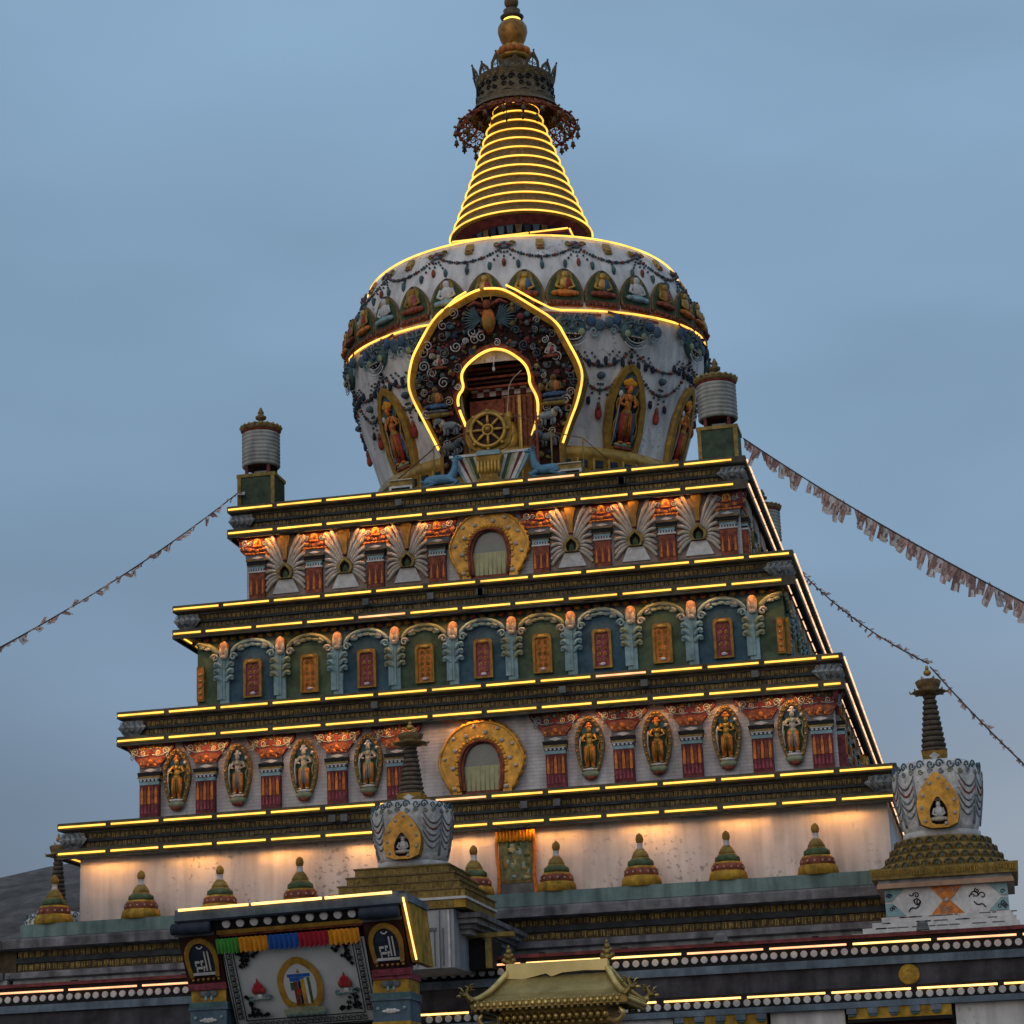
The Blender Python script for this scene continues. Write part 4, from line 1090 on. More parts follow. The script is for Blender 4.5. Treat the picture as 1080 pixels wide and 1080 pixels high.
b = MB(); b.tube([(-2.9, .1, .1), (-1.35, 0, 1.2)], .02, 'darkgold', n=5); b.tube([(-1.35, 0, 1.25), (-.35, 0, 1.58), (.95, 0, 1.88), (1.78, 0, 1.33), (2.6, 0, 1.08), (3.2, .2, .5)], .014, 'darkgold', n=5); b.build('rope', ra, A)

# ================================================================== framed picture on the lowest wall
pc = empty('framed_picture', (1.18, -9.67, 4.35), 'dark framed painting under a short orange curtain on the glowing white wall', 'picture'); A = TR(1.18, -9.67, 4.35)
b = MB(); b.box(-.4, .4, -.05, -.002, .3, 1.35, 'olive'); b.box(-.33, .33, -.065, -.05, .36, 1.29, 'picgreen')
R = random.Random(5)
for k in range(26): b.ell((R.uniform(-.28, .28), -.067, R.uniform(.4, 1.22)), (R.uniform(.03, .1), .012, R.uniform(.03, .09)), R.choice(['leafgreen', 'olive', 'curtain', 'green', 'paleblue']), 7, 5)
b.build('painting', pc, A)
b = MB(); b.box(-.40, .40, -.05, -.002, -.08, .29, 'grey'); b.build('lower_panel', pc, A)
b = MB()
for k in range(12): b.tube([(-.42 + k * .077, -.08, 1.5), (-.42 + k * .077, -.09, 1.24 + .02 * (k % 2))], [.04, .045], 'clothorange', n=6)
for d in (-1, 1): b.tube(smooth_open([(d * .43, -.08, 1.5), (d * .46, -.09, 1.0), (d * .41, -.08, .5), (d * .44, -.07, .05)], 2), .04, 'orange', n=6)
b.build('curtain', pc, A)

# ================================================================== plinth with teal ledge
ZP = 4.30
pln = empty('stupa_plinth', (0, 0, 2.6), 'grey plinth with pale teal ledge and two gold script rows', 'plinth')
HP = 10.62
b = MB(); b.square([(9.0, ZP - .02), (HP, ZP), (HP, ZP - .30)], ['grey', 'tealledge']); b.build('ledge', pln)
b = MB(); b.square([(HP - .05, ZP - .30), (HP + .34, ZP - .36), (HP + .36, ZP - .40), (HP + .36, ZP - .58), (HP - .05, ZP - .62)], 'stone'); b.build('upper_moulding', pln)
b = MB(); b.square([(HP + .02, ZP - .6), (HP + .02, ZP - .77), (HP + .07, ZP - .78), (HP + .07, ZP - .90), (HP + .02, ZP - .91), (HP + .02, ZP - 1.12)], ['frieze', 'friezeblue', 'friezeblue', 'friezeblue', 'frieze']); fr = b.build('frieze', pln)
for k in (0, 1, 3):
    b = MB(); b.T = square_rot(k) @ Matrix.Translation((0, -(HP + .022), 0)); R = random.Random(60 + k)
    glyphs(b, -HP - .02, HP + .02, ZP - .765, .13, 'scriptplinth', .19, R); glyphs(b, -HP - .02, HP + .02, ZP - 1.07, .14, 'scriptplinth', .19, R)
    b.build('inscription', fr)
b = MB(); b.square([(HP, ZP - 1.10), (HP + .24, ZP - 1.12), (HP + .26, ZP - 1.26), (HP + .1, ZP - 1.3)], 'stone'); b.build('lower_moulding', pln)
b = MB(); b.square([(HP + .1, ZP - 1.3), (HP + .16, 2.3)], 'greywall')
for k in range(9): x = -9 + k * 2.1 + random.uniform(-.4, .4); b.box(x, x + .14, -HP - .18, -HP - .1, ZP - 1.43, ZP - 1.36, 'black')
b.build('lower_wall', pln)

b = MB(); b.box(-13.2, -HP - .3, -HP - .42, -8.5, ZP - .60, ZP - .38, 'stone'); b.box(-13.0, -HP - .06, -HP - .04, -8.6, ZP - 1.11, ZP - .6, 'frieze'); b.box(-13.2, -HP - .28, -HP - .3, -8.6, ZP - 1.28, ZP - 1.11, 'stone'); b.box(-13.0, -HP - .2, -HP - .22, -8.6, 2.3, ZP - 1.28, 'greywall')
R = random.Random(77)
for k in range(4): b.box(-13.4, -HP - .1 + .16 * k, -HP - .3 - .06 * k, -8.8, ZP - 1.4 - .1 * (k + 1), ZP - 1.4 - .1 * k, 'palewhite')
b.build('corner_block', pln)

# ---- small stupas standing on the ledge
def small_stupa(label, x):
    o = empty('small_stupa', (x, -10.22, ZP), label, 'small stupa', 'small painted stupas along the teal ledge'); A = TR(x, -10.22, ZP)
    b = MB(); b.lathe([(.47, 0), (.43, .2), (.39, .235)], 28, 'yellow'); b.build('base', o, A)
    b = MB(); b.lathe([(.36, .22), (.39, .25), (.385, .36), (.35, .4)], 28, 'redbrown')
    for k in range(14): a = 2 * pi * k / 14; b.ell((.385 * sin(a), -.385 * cos(a), .31), .026, 'cream', 6, 4)
    b.build('red_band', o, A)
    b = MB(); b.lathe([(.35, .39), (.33, .44), (.27, .45)], 28, 'yellow', caps=False); b.lathe([(.26, .44), (.3, .48), (.29, .56), (.22, .6)], 28, 'leafdark'); b.lathe([(.22, .59), (.23, .61), (.16, .65)], 24, 'olive', caps=False); b.lathe([(.17, .63), (.2, .66), (.15, .76), (.09, .83)], 24, 'olive'); b.build('tiers', o, A)
    b = MB(); b.lathe([(.1, .8), (.07, .86), (.065, .94), (.08, .955)], 16, 'palewhite'); b.build('neck', o, A)
    b = MB(); b.lathe([(.03, .94), (.08, .98), (.095, 1.05), (.075, 1.13), (.02, 1.18)], 16, 'ochre'); b.build('knob', o, A)
    return o
SS = [(-9.95, 'small yellow based stupa nearest the left end of the teal ledge'), (-7.77, 'small yellow stupa standing alone between the ledge end and the banner gate'),
      (-5.82, 'small stupa half hidden behind the left half of the lit gate roof'), (-3.85, 'small stupa half hidden behind the right half of the lit gate roof'),
      (.28, 'small stupa squeezed between the domed chorten and the orange picture'), (2.2, 'small stupa just right of the orange curtained picture'), (4.14, 'small stupa in the middle of the ledge, second right of the picture'),
      (6.1, 'small stupa on the ledge, next to last before the corner chorten'), (8.1, 'small stupa nearest the big chorten on the right corner')]
s0 = None
for x, lb in SS:
    if s0 is None: s0 = small_stupa(lb, x)
    else:
        c = clone(s0, TR(x, -10.22, ZP, random.uniform(0, 6)) @ Matrix.Rotation(random.uniform(-.025, .025), 4, 'Y') @ Matrix.Diagonal((random.uniform(.95, 1.05), 1, random.uniform(.96, 1.04), 1)), lb)

# ================================================================== corner chortens
def chorten_body(o, A, sx=1., dz=1., sz=1.):
    def fx(b):
        b.v = [V((p.x * sx, p.y * sx, p.z * dz if p.z < 1.36 else 1.36 * dz + (p.z - 1.36) * sz)) for p in b.v]; return b
    # A places the dome's foot at local z = 0
    dp = [(.78, 0), (.82, .1), (.9, .45), (.96, .8), (.98, 1.02), (.95, 1.16), (.86, 1.27), (.72, 1.33), (.2, 1.36)]
    b = MB(); b.lathe([(.80, -.14), (.84, -.12), (.84, 0), (.78, .01)], 40, 'palewhite'); b.lathe(dp, 40, 'domegrey')
    dm_ = fx(b).build('dome', o, A)
    b = MB()
    def r_(z):
        for (r0, z0), (r1, z1_) in zip(dp, dp[1:]):
            if z0 <= z <= z1_: return r0 + (r1 - r0) * (z - z0) / (z1_ - z0)
        return .9
    for k in range(14):
        a = 2 * pi * k / 14
        for d in (-1, 1): 
            b.T = TR(0, 0, 0, a + d * .1); b.scroll(0, 1.2, .09, 'bluegrey' if k % 2 else 'teal', .95, .02, 1.2, d); b.scroll(d * .02, 1.07, .06, 'leafgreen' if k % 2 else 'paintgrey', .985, .014, 1.3, -d)
    b.T = Matrix.Identity(4)
    for k in range(12):                                   # painted drapery swags
        a0 = 2 * pi * (k + .5) / 12
        if abs((a0 + pi) % (2 * pi) - pi) < .4: continue
        for q in range(5):
            P = []
            for i in range(7):
                t = i / 6; z = 1.02 - .13 * q - (.3) * (1 - (2 * t - 1) ** 2) * .8; a = a0 - .28 + .56 * t; P.append(((r_(z) + .005) * sin(a), -(r_(z) + .005) * cos(a), z))
            b.tube(P, [.01, .015, .02, .024, .02, .015, .01], ('grey', 'redbrown', 'paintgrey', 'grey', 'paintgrey')[q], n=5)
        P = [((r_(z) + .005) * sin(a0 + .26), -(r_(z) + .005) * cos(a0 + .26), z) for z in (.95, .7, .4, .1)]
        b.tube(P, [.02, .03, .03, .04], 'paintgrey', n=5)
    fx(b).build('drapery_relief', dm_, A)
    po = smooth_closed([(-.36, .0), (-.46, .3), (-.44, .58), (-.25, .85), (0, 1.08), (.25, .85), (.44, .58), (.46, .3), (.36, .0)], 1)
    pi_ = [(u * .42, .06 + v * .5) for u, v in po]
    b = MB()
    b.ring(po, pi_, .6, 1.16, 'wingold', 'ochre'); b.prism(pi_, .6, 1.03, 'black')
    for k in range(0, len(po), 2): u, v = po[k]; b.ell((u * .78, -1.165, .07 + v * .84), (.04, .03, .04), 'cream', 6, 4)
    nf = fx(b).build('niche_frame', o, A @ Matrix.Translation((0, .12, 0)))
    b = MB(); b.T = TR(0, -1.04, .09); seated(b, 0, 0, .42, 'palewhite', 'cream', 'palewhite', .02); fx(b).build('statuette', nf, A @ Matrix.Translation((0, .12, 0)))
    b = MB(); b.box(-.24, .24, -.24, .24, 1.34, 1.62, 'ochre', tx=.03, ty=.03); b.prism([(-.12, 1.48), (0, 1.38), (.12, 1.48), (0, 1.58)], .255, .285, 'palewhite')
    for sx in (-1, 1): b.scroll(sx * .2, 1.47, .06, 'olive', .26, .02, 1.1, sx)
    fx(b).build('harmika', o, A)
    b = MB(); pr = []
    for k in range(11): t = k / 10; r = .27 - .14 * t; z = 1.62 + 1.42 * t; pr += [(r, z), (r + .012, z + .06), (r - .02, z + .1), (r - .03, z + .135)]
    b.lathe(pr, 28, ['spirebrown', 'spirebrown', 'black', 'spirebrown'] * 10 + ['spirebrown'] * 3); fx(b).build('spire', o, A)
    b = MB(); b.lathe([(.16, 3.12), (.34, 3.18), (.36, 3.22), (.2, 3.26), (.24, 3.34), (.28, 3.48), (.24, 3.52), (.12, 3.54)], 24, 'darkgold')
    for k in range(8): a = 2 * pi * k / 8; b.tube([(.3 * sin(a), -.3 * cos(a), 3.2), (.4 * sin(a), -.4 * cos(a), 3.2), (.42 * sin(a), -.42 * cos(a), 3.26)], [.03, .03, .01], 'olive', n=5)
    b.tube([(u, 0, v) for u, v in arc(0, 3.66, .14, 190, 350, 8)], [.01] + [.03] * 7 + [.01], 'gold', n=6); b.ell((0, 0, 3.72), .085, 'gold'); b.ell((0, 0, 3.84), (.04, .04, .08), 'gold')
    fx(b).build('crown', o, A)

CR = empty('corner_chorten', (10.9, -12.0, 2.3), 'white domed chorten on the right corner, orange hourglass on its pedestal', 'chorten', 'domed chortens round the great stupa')
A = TR(10.9, -12.0, 4.80); chorten_body(CR, A, .97, 1.13, .83)
b = MB()
for k in range(4):
    r0 = .98 + .11 * k; z = -.14 - .17 * (k + 1)
    b.lathe([(r0 - .06, z + .17), (r0, z + .15), (r0 + .03, z), (r0 - .3, z - .01)], 40, 'olive')
    m = 26 + k * 3
    for q in range(m):
        b.T = TR(0, 0, 0, 2 * pi * (q + .5 * (k % 2)) / m); b.tube([(u, -(r0 + .02), v) for u, v in arc(0, z + .04, .085, 0, 180, 5, .1)], .024, 'darkgold', n=5); b.ell((0, -(r0 + .005), z + .06), (.04, .03, .05), 'teal', 6, 4)
    b.T = Matrix.Identity(4)
b.build('lotus_steps', CR, A)
A = TR(10.9, -12.0, 4.80 - .82)
b = MB(); b.lathe([(1.3, -.01), (1.3, .05), (1.0, .07)], 40, 'palewhite')
b.box(-1.48, 1.48, -1.3, 1.3, -.22, 0, 'olive', tx=.03, ty=.03); R = random.Random(2)
b.T = Matrix.Translation((0, -1.345, 0)); glyphs(b, -1.45, 1.45, -.16, .12, 'ochre', .16, R); b.T = Matrix.Identity(4)
b.box(-1.36, 1.36, -1.2, 1.2, -.3, -.22, 'greywall'); b.box(-1.4, 1.4, -1.25, 1.25, -.4, -.3, 'peach', tx=-.02); b.build('pedestal_cap', CR, A)
b = MB(); b.box(-1.25, 1.25, -1.1, 1.1, -.98, -.4, 'palewhite')
b.prism([(-.33, -.98), (.35, -.98), (.07, -.69), (.33, -.41), (-.31, -.41), (-.07, -.69)], 1.1, 1.125, 'orange'); b.ell((0, -1.13, -.69), .05, 'cream')
for k in range(12): b.scroll(R.uniform(-.18, .18), R.choice((-.5, -.9)) + R.uniform(-.05, .05), .05, 'peach', 1.13, .012, 1.2)
for d in (-1, 1):
    b.prism([(d * 1.25, -.41), (d * .86, -.41), (d * 1.12, -.66), (d * 1.25, -.66)][::-d], 1.1, 1.12, 'paleblue'); b.prism([(d * 1.25, -.7), (d * 1.1, -.7), (d * .84, -.96), (d * 1.25, -.96)][::-d], 1.1, 1.12, 'paleblue')
    for k in range(5): b.scroll(d * R.uniform(1.05, 1.2), R.choice((-.53, -.84)) + R.uniform(-.06, .06), .05, 'navy', 1.125, .01, 1.2)
    for q in range(4): b.scroll(d * .62 + R.uniform(-.12, .12), -.6 + R.uniform(-.1, .08), R.uniform(.05, .1), 'black', 1.105, .014, R.uniform(.6, 1.3), R.choice((-1, 1)), R.uniform(0, 6))
    b.tube(smooth_open([(d * .55, -1.11, -.75), (d * .62, -1.11, -.83), (d * .72, -1.11, -.8), (d * .78, -1.11, -.88)], 1), .014, 'black', n=5)
b.build('pedestal', CR, A)
b = MB()
for k in range(5):
    ex = .05 + .2 * k; b.box(-1.3 - ex, 1.3 + ex * .3, -1.14 - .05 * k, 1.1, -.98 - .105 * (k + 1), -.98 - .105 * k, 'palewhite')
    for q in range(16): 
        x = R.uniform(-1.3 - ex, 1.3); 
        if R.random() < .6: b.box(x, x + R.uniform(.05, .3), -1.143 - .05 * k, -1.13 - .05 * k, -.98 - .105 * k - .03, -.98 - .105 * k - .004, 'grey')
b.box(-1.25, 1.25, -1.1, 1.1, -1.75, -1.51, 'greywall')
b.build('brick_steps', CR, A)

CM = empty('porch_chorten', (0, -14.5, 2.3), 'white domed chorten on square yellow steps behind the banner gate', 'chorten', 'domed chortens round the great stupa')
A = TR(-.04, -14.5, 4.56); chorten_body(CM, A, .9, .96, .69)
b = MB(); R = random.Random(9)
for k in range(4):
    hx = 1.0 + .14 * k; z = -.16 - .185 * (k + 1)
    b.box(-hx, hx, -hx, hx, z, z + .18, 'olive'); b.box(-hx - .03, hx + .03, -hx - .03, hx + .03, z + .155, z + .185, 'darkgold')
    for kk in (0, 1):
        b.T = square_rot(kk) @ Matrix.Translation((0, -hx, 0)); glyphs(b, -hx + .03, hx - .03, z + .02, .12, 'script', .13, R)
    b.T = Matrix.Identity(4)
b.build('steps', CM, A)
b = MB(); b.box(-1.46, 1.46, -1.46, 1.46, -.95, -.9, 'palewhite'); b.box(-1.42, 1.42, -1.42, 1.42, -1.12, -.95, 'olive'); b.T = Matrix.Translation((0, -1.42, 0)); glyphs(b, -1.4, 1.1, -1.1, .12, 'ochre', .13, R); b.T = Matrix.Identity(4); b.box(1.2, 1.425, -1.425, -1.3, -1.12, -.95, 'yellow')
b.build('base_band', CM, A)

b = empty('entrance_porch', (0, -14.5, -3.6), 'white clad porch block with grey stepped eaves behind the banner gate', 'porch'); PO = b
b = MB(); b.box(-1.2, 1.12, -15.85, -11.0, 2.25, 3.42, 'metalwhite')
for k in range(12): b.box(-1.1 + k * .18, -1.08 + k * .18, -15.87, -15.85, 2.3, 3.05, 'grey')
b.box(-1.2, .75, -15.885, -15.85, 3.0, 3.06, 'grey'); b.box(.78, .82, -15.9, -15.85, 2.25, 3.4, 'metalwhite'); b.box(1.0, 1.04, -15.9, -15.85, 2.25, 3.4, 'palewhite'); b.build('wall', PO)
b = MB()
for k in range(4): b.box(1.12, 1.62 - .1 * k, -15.6 + .1 * k, -11.0, 3.36 - .1 * (k + 1), 3.36 - .1 * k, 'stone' if k % 2 == 0 else 'greywall')
b.box(-1.3, 1.2, -15.8, -11, 3.43, 3.5, 'stone')
b.build('eave', PO)
b = MB(); b.box(1.12, 1.6, -14.6, -13.6, 2.3, 2.9, 'black'); b.box(1.5, 1.62, -14.72, -14.6, 2.3, 3.0, 'olive'); b.box(1.12, 2.1, -14.74, -14.5, 2.93, 3.02, 'olive'); b.build('side_opening', PO)

RL = empty('distant_chorten', (-16.2, 4.6, 2.5), 'distant chorten whose spire rises beside the left end of the teal ledge', 'chorten', 'domed chortens round the great stupa')
A = TR(-16.2, 4.6, 5.0); chorten_body(RL, A, 1, 1.1, .95)
b = MB(); b.lathe([(1.5, -2.4), (1.4, -.6), (1.2, -.5), (1.1, -.2), (.9, -.1)], 32, 'olive'); b.build('steps', RL, A)

# ================================================================== lower gallery building
GA = empty('temple_gallery', (0, -13.5, -3.6), 'dark blue temple gallery with rows of white beam ends and red windows below', 'building')
Y = -14.0
b = MB(); b.box(-20, 20, Y + .9, 24, -3.6, 2.35, 'greywall'); b.build('wall', GA)
b = MB(); b.box(-20.2, 20.2, Y + .2, 24.2, 2.40, 2.62, 'greywall'); b.box(-20.2, 20.2, Y - .05, 24.2, 2.53, 2.60, 'maroon'); b.build('roof', GA)
b = MB(); b.box(-20, 20, Y + .02, Y + .9, 2.14, 2.53, 'black'); b.box(-20, 20, Y - .04, Y + .9, 1.98, 2.14, 'slab'); b.box(-20, 20, Y + .05, Y + .9, 1.56, 1.98, 'band')
b.box(-20, 20, Y - .02, Y + .9, 1.27, 1.56, 'black'); b.box(-20, 20, Y - .07, Y + .9, 1.15, 1.27, 'slab'); b.build('painted_bands', GA)
b = MB(); 
ends = MB(); ends.T = Matrix.Rotation(pi / 2, 4, 'X'); ends.lathe([(.074, -.06), (.074, .03), (.066, .045), (0.0, .045)], 14, 'palewhite', caps=False, smooth=False)
xs1 = [-11.2 + .204 * k for k in range(120)]; xs1 = [x for x in xs1 if (-10.6 < x < -4.9) or (-.2 < x < 1.7) or (4.0 < x < 12.8)]
xs2 = [4.1 + .204 * k for k in range(44)] + [.1 + .204 * k for k in range(6)]
first = None; cnt = 0; rest = MB()
for z, xs in ((2.275, xs1), (1.365, xs2)):
    for x in xs:
        m = TR(x + random.uniform(-.006, .006), Y + (.02 if z > 2 else -.02), z)
        if first is None: first = ends.build('beam_end', GA, m)
        elif cnt < 99: inst(first, GA, m)
        else:
            rest.T = m @ Matrix.Rotation(pi / 2, 4, 'X'); rest.lathe([(.074, -.06), (.074, .03), (.066, .045), (0.0, .045)], 14, 'palewhite', caps=False, smooth=False)
        cnt += 1
rest.build('beam_end_row', GA, kind='stuff')
tub = {}
def gtube(x0, x1, z, y, m):
    t = MB(); t.tube([(0, 0, 0), (x1 - x0, 0, 0)], .021, m, n=8); t.build('light_tube', GA, TR(x0, y, z))
x = -11.3; k = 0
while x < 12.8:
    ln = 1.56; m = 'ledpink' if k in (0, 1, 2, 3, 4, 7, 10, 11, 13) else 'ledwarm'
    if not (-4.8 < x < -.9): gtube(x, x + ln, 2.415, Y - .09, m)
    x += ln + .13; k += 1
x = 4.0
for k in range(6): gtube(x, x + 1.58 if k else x + .9, 1.475, Y - .06, 'ledwarm'); x += (1.71 if k else 1.06)
gtube(-.15, .95, 1.475, Y - .06, 'ledwarm')
for x in (10.05, -10.35):
    b = MB(); b.T = TR(x, Y + .05, 1.76) @ Matrix.Rotation(pi / 2, 4, 'X'); b.lathe([(.21, -.02), (.21, .03), (.19, .045), (0, .045)], 24, 'yellow', caps=False, smooth=False); b.build('roundel', GA)
# dentils, piers and red windows under the bands
for x0, x1 in ((5.35, 7.05), (8.85, 10.75), (12.6, 14.4)):
    b = MB(); b.box(x0 - .08, x1 + .08, Y - .03, Y + .4, .93, 1.145, 'yellow')
    for k in range(int((x1 - x0) / .42) + 1): b.box(x0 + k * .42 - .1, x0 + k * .42 + .1, Y - .1, Y - .03, 1.03, 1.14, 'slab'); b.box(x0 + k * .42 - .07, x0 + k * .42 + .07, Y - .08, Y - .03, .98, 1.025, 'teal')
    w = b.build('window', GA)
    b = MB(); b.box(x0, x1, Y + .2, Y + .4, -.6, .92, 'dkred'); 
    for q in range(2):
        c = x0 + (x1 - x0) * (.28 + .44 * q); b.ring([(c - .3, -.5), (c - .3, .76), (c + .3, .76), (c + .3, -.5)], [(c - .22, -.42), (c - .22, .68), (c + .22, .68), (c + .22, -.42)], -(Y + .2), -(Y + .12), 'red')
        b.box(c - .215, c + .215, Y + .17, Y + .199, -.42, .68, 'glass')
    b.box(x0 - .1, x1 + .1, Y - .02, Y + .25, .86, .925, 'black'); b.build('sash', w)
b = MB()
for x0, x1 in ((-20, -5), (.9, 5.2), (7.2, 8.7), (10.9, 12.45), (14.55, 20)): b.box(x0, x1, Y + .1, Y + .9, -3.6, 1.148, 'white')
for x0, x1 in ((5.2, 7.2), (8.7, 10.9), (12.45, 14.55), (-5, .9)): b.box(x0, x1, Y + .12, Y + .9, -3.6, -.62, 'white')
b.build('pier', GA)
for x, w, lb in ((6.3, .3, 'small dark floodlight box on the gallery roof edge, right of the gold roof'), (10.4, .26, 'small round topped box on the gallery roof below the corner chorten')):
    b = MB(); b.box(-w / 2, w / 2, -.1, .1, 0, .12, 'grey', tx=-.02); b.ell((0, 0, .12), (w / 2 - .02, .09, .07), 'grey'); b.box(-.02, .02, -.02, .02, -.0, .05, 'black'); o = b.build('roof_box', None, TR(x, Y - .0, 2.62)); tag(o, lb, 'floodlight')

# ================================================================== banner gate (leans forward at the head)
P0 = V((.175, -23.5, 1.53)); yaw = radians(2.); lean = radians(33); roll = radians(1.5)
GB = P0.copy(); GB.z = -3.6
gate = empty('banner_gate', GB, 'painted gate with two banded columns and an overhanging lit blue roof, holding a white banner', 'gate', None, yaw)
HEAD = Matrix.Translation(P0) @ Matrix.Rotation(yaw, 4, 'Z') @ Matrix.Rotation(lean, 4, 'X') @ Matrix.Rotation(-roll, 4, 'Y')
BASE = Matrix.Translation(P0) @ Matrix.Rotation(yaw, 4, 'Z')
# head local: x right, z up the slope, -y outwards
b = MB()
b.box(-1.9, 2.02, .0, .25, .98, 1.3, 'black'); cl_, sl_ = cos(lean), sin(lean)
b.add([(-1.9, -.1, 1.26), (2.06, -.1, 1.26), (2.02, -.06, 1.45), (-1.86, -.06, 1.45), (2.02, -.06 + .9 * cl_, 1.45 - .92 * sl_), (-1.86, -.06 + .9 * cl_, 1.45 - .92 * sl_), (-1.9, .2, 1.1), (2.06, .2, 1.1)], [(0, 1, 2, 3), (3, 2, 4, 5), (0, 3, 5, 6), (1, 7, 4, 2), (6, 5, 4, 7), (0, 6, 7, 1)], 'slab'); b.box(-1.9, 2.04, -.1, .35, 1.225, 1.262, 'navy')
for k in range(26): b.box(-1.2 + k * .1, -1.12 + k * .1, -.09, -.0, 1.2, 1.222, 'black')
gr = b.build('roof', gate, HEAD)
for x0, x1 in ((-1.97, -1.28), (1.32, 2.0)):
    b = MB()
    b.T = Matrix.Translation((0, -.12, 1.12)) @ Matrix.Rotation(pi / 2, 4, 'Y'); b.lathe([(.09, x0), (.1, x0 + .03), (.1, x1 - .03), (.09, x1)], 14, 'navy')
    b.T = Matrix.Identity(4); b.box(x0, x1, -.06, .2, .935, .975, 'grey'); b.build('eave_roll', gr, HEAD)
proto = None
for k in range(10):
    m = HEAD @ Matrix.Translation((-1.03 + .2445 * k, -.0, 1.10 + .0))
    if proto is None:
        e = MB(); e.T = Matrix.Rotation(pi / 2, 4, 'X'); e.lathe([(.073, -.02), (.073, .03), (.065, .045), (0, .045)], 16, 'palewhite', caps=False, smooth=False); proto = e.build('beam_end', gate, m)
    else: inst(proto, gate, m)
for x0, x1 in ((-1.79, -.56), (-.5, .72), (.78, 1.93)):
    t = MB(); t.tube([(x0, -.085, 1.455), (x1, -.085, 1.455)], .024, 'ledwarm', n=8); t.build('light_tube', gate, HEAD)
t = MB(); t.tube([(2.115, -.12, 1.36), (2.13, -.05, .17)], .018, 'ledwarm', n=8); t.build('light_tube', gate, HEAD)
def niche(x):
    b = MB(); w = .34; b.T = Matrix.Translation((x, -.02, 0))
    b.box(-w, w, -.0, .2, .02, .93, 'dkred')
    po = smooth_open([(-.26, .16), (-.3, .5), (-.27, .7), (-.16, .84), (0, .9), (.16, .84), (.27, .7), (.3, .5), (.26, .16)], 1); q = [(u * .74, .18 + (v - .18) * .88) for u, v in po]
    b.ring(po, q, 0, .05, 'ochre', 'gold', closed=False); b.prism(q, 0, .015, 'navy')
    b.tube([(u, -.03, v) for u, v in arc(0, .74, .05, 190, 350, 6)], .014, 'palewhite', n=5)
    for u in (.05, .11): b.box(u, u + .025, -.035, -.015, .27, .63, 'palewhite')
    for u, v, s in ((-.13, .42, .08), (-.03, .43, .05), (-.12, .31, .11), (0, .32, .04)): b.box(u, u + s, -.035, -.015, v, v + .035, 'palewhite'); b.box(u, u + .02, -.035, -.015, v - .06, v, 'palewhite')
    b.box(-.22, .22, -.05, 0, .2, .235, 'palewhite')
    for k in range(6): b.ell((-.22 + k * .09, -.03, .11), (.03, .03, .025), 'ochre', 6, 4)
    b.box(-w, w, -.03, .18, -.09, .018, 'purple')
    return b.build('painted_niche', gate, HEAD)
niche(-1.58); niche(1.66)
b = MB(); b.box(-1.22, 1.3, .02, .12, .85, .96, 'redbrown'); b.box(-1.24, 1.32, -.0, .02, .9, .975, 'ochre'); b.build('lintel', gate, HEAD)
b = MB(); b.box(-1.93, 2.02, .262, .3, -.1, 1.2, 'dkred'); b.build('back_board', gate, HEAD)
# yellow side wall on the right, flat cap
b = MB(); b.add([HEAD @ V((2.03, -.02, 1.26)), HEAD @ V((2.03, .0, .1)), HEAD @ V((2.03, .95, -.52)), HEAD @ V((2.03, 1.2, .42)), HEAD @ V((2.15, -.02, 1.26)), HEAD @ V((2.15, .0, .1)), HEAD @ V((2.15, .95, -.52)), HEAD @ V((2.15, 1.2, .42))], [(0, 1, 2, 3), (7, 6, 5, 4), (0, 4, 5, 1), (1, 5, 6, 2), (2, 6, 7, 3), (3, 7, 4, 0)], ['yellow', 'yellow', 'ochre', 'yellow', 'yellow', 'slab'])
P = [(2.02, -.06, 1.265), (2.18, -.06, 1.265), (2.18, 1.22, .425), (2.02, 1.22, .425), (2.02, -.06, 1.42), (2.18, -.06, 1.42), (2.18, 1.22, .56), (2.02, 1.22, .56)]
b.add([HEAD @ V(q) for q in P], [(0, 3, 2, 1), (4, 5, 6, 7), (0, 1, 5, 4), (1, 2, 6, 5), (2, 3, 7, 6), (3, 0, 4, 7)], 'slab')
b.build('side_wall', gate)
def column(x):
    b = MB(); w = .31; d = .62
    def seg(z0, z1, m, g=0): b.box(x - w - g, x + w + g, .08 - g, d + .3, z0, z1, m)
    seg(-.12, -.02, 'purple', .03); seg(-.34, -.12, 'yellow', .0); seg(-.43, -.34, 'teal', .03); seg(-.47, -.43, 'bluegrey', .04); seg(-.82, -.47, 'bluegrey', .01); seg(-.98, -.82, 'yellow', .02); seg(-1.06, -.98, 'leafgreen', .03); seg(-1.3, -1.06, 'redbrown'); seg(-5.13, -1.3, 'maroon')
    for k in (-1, 0, 1): b.ell((x + k * .1, .07, -.2), (.07, .03, .06), ('grey', 'bluegrey', 'grey')[k + 1], 8, 5)
    for k in range(-2, 3): b.ell((x + k * .055, .06, -.65 + .005 * (k % 2)), (.05, .025, .045 if abs(k) < 2 else .025), 'palewhite', 8, 5)
    for s in (-1, 1): b.ell((x + s * .23, .06, -.6), (.035, .02, .03), 'paleblue'); b.box(x + s * .05 - .02, x + s * .05 + .02, .06, .08, -.31, -.16, 'paleblue')
    return b.build('column', gate, BASE)
column(-1.58); column(1.62)
b = MB(); b.box(-1.3, 1.35, .55, .7, -5.13, .5, 'black'); b.build('doorway', gate, BASE)

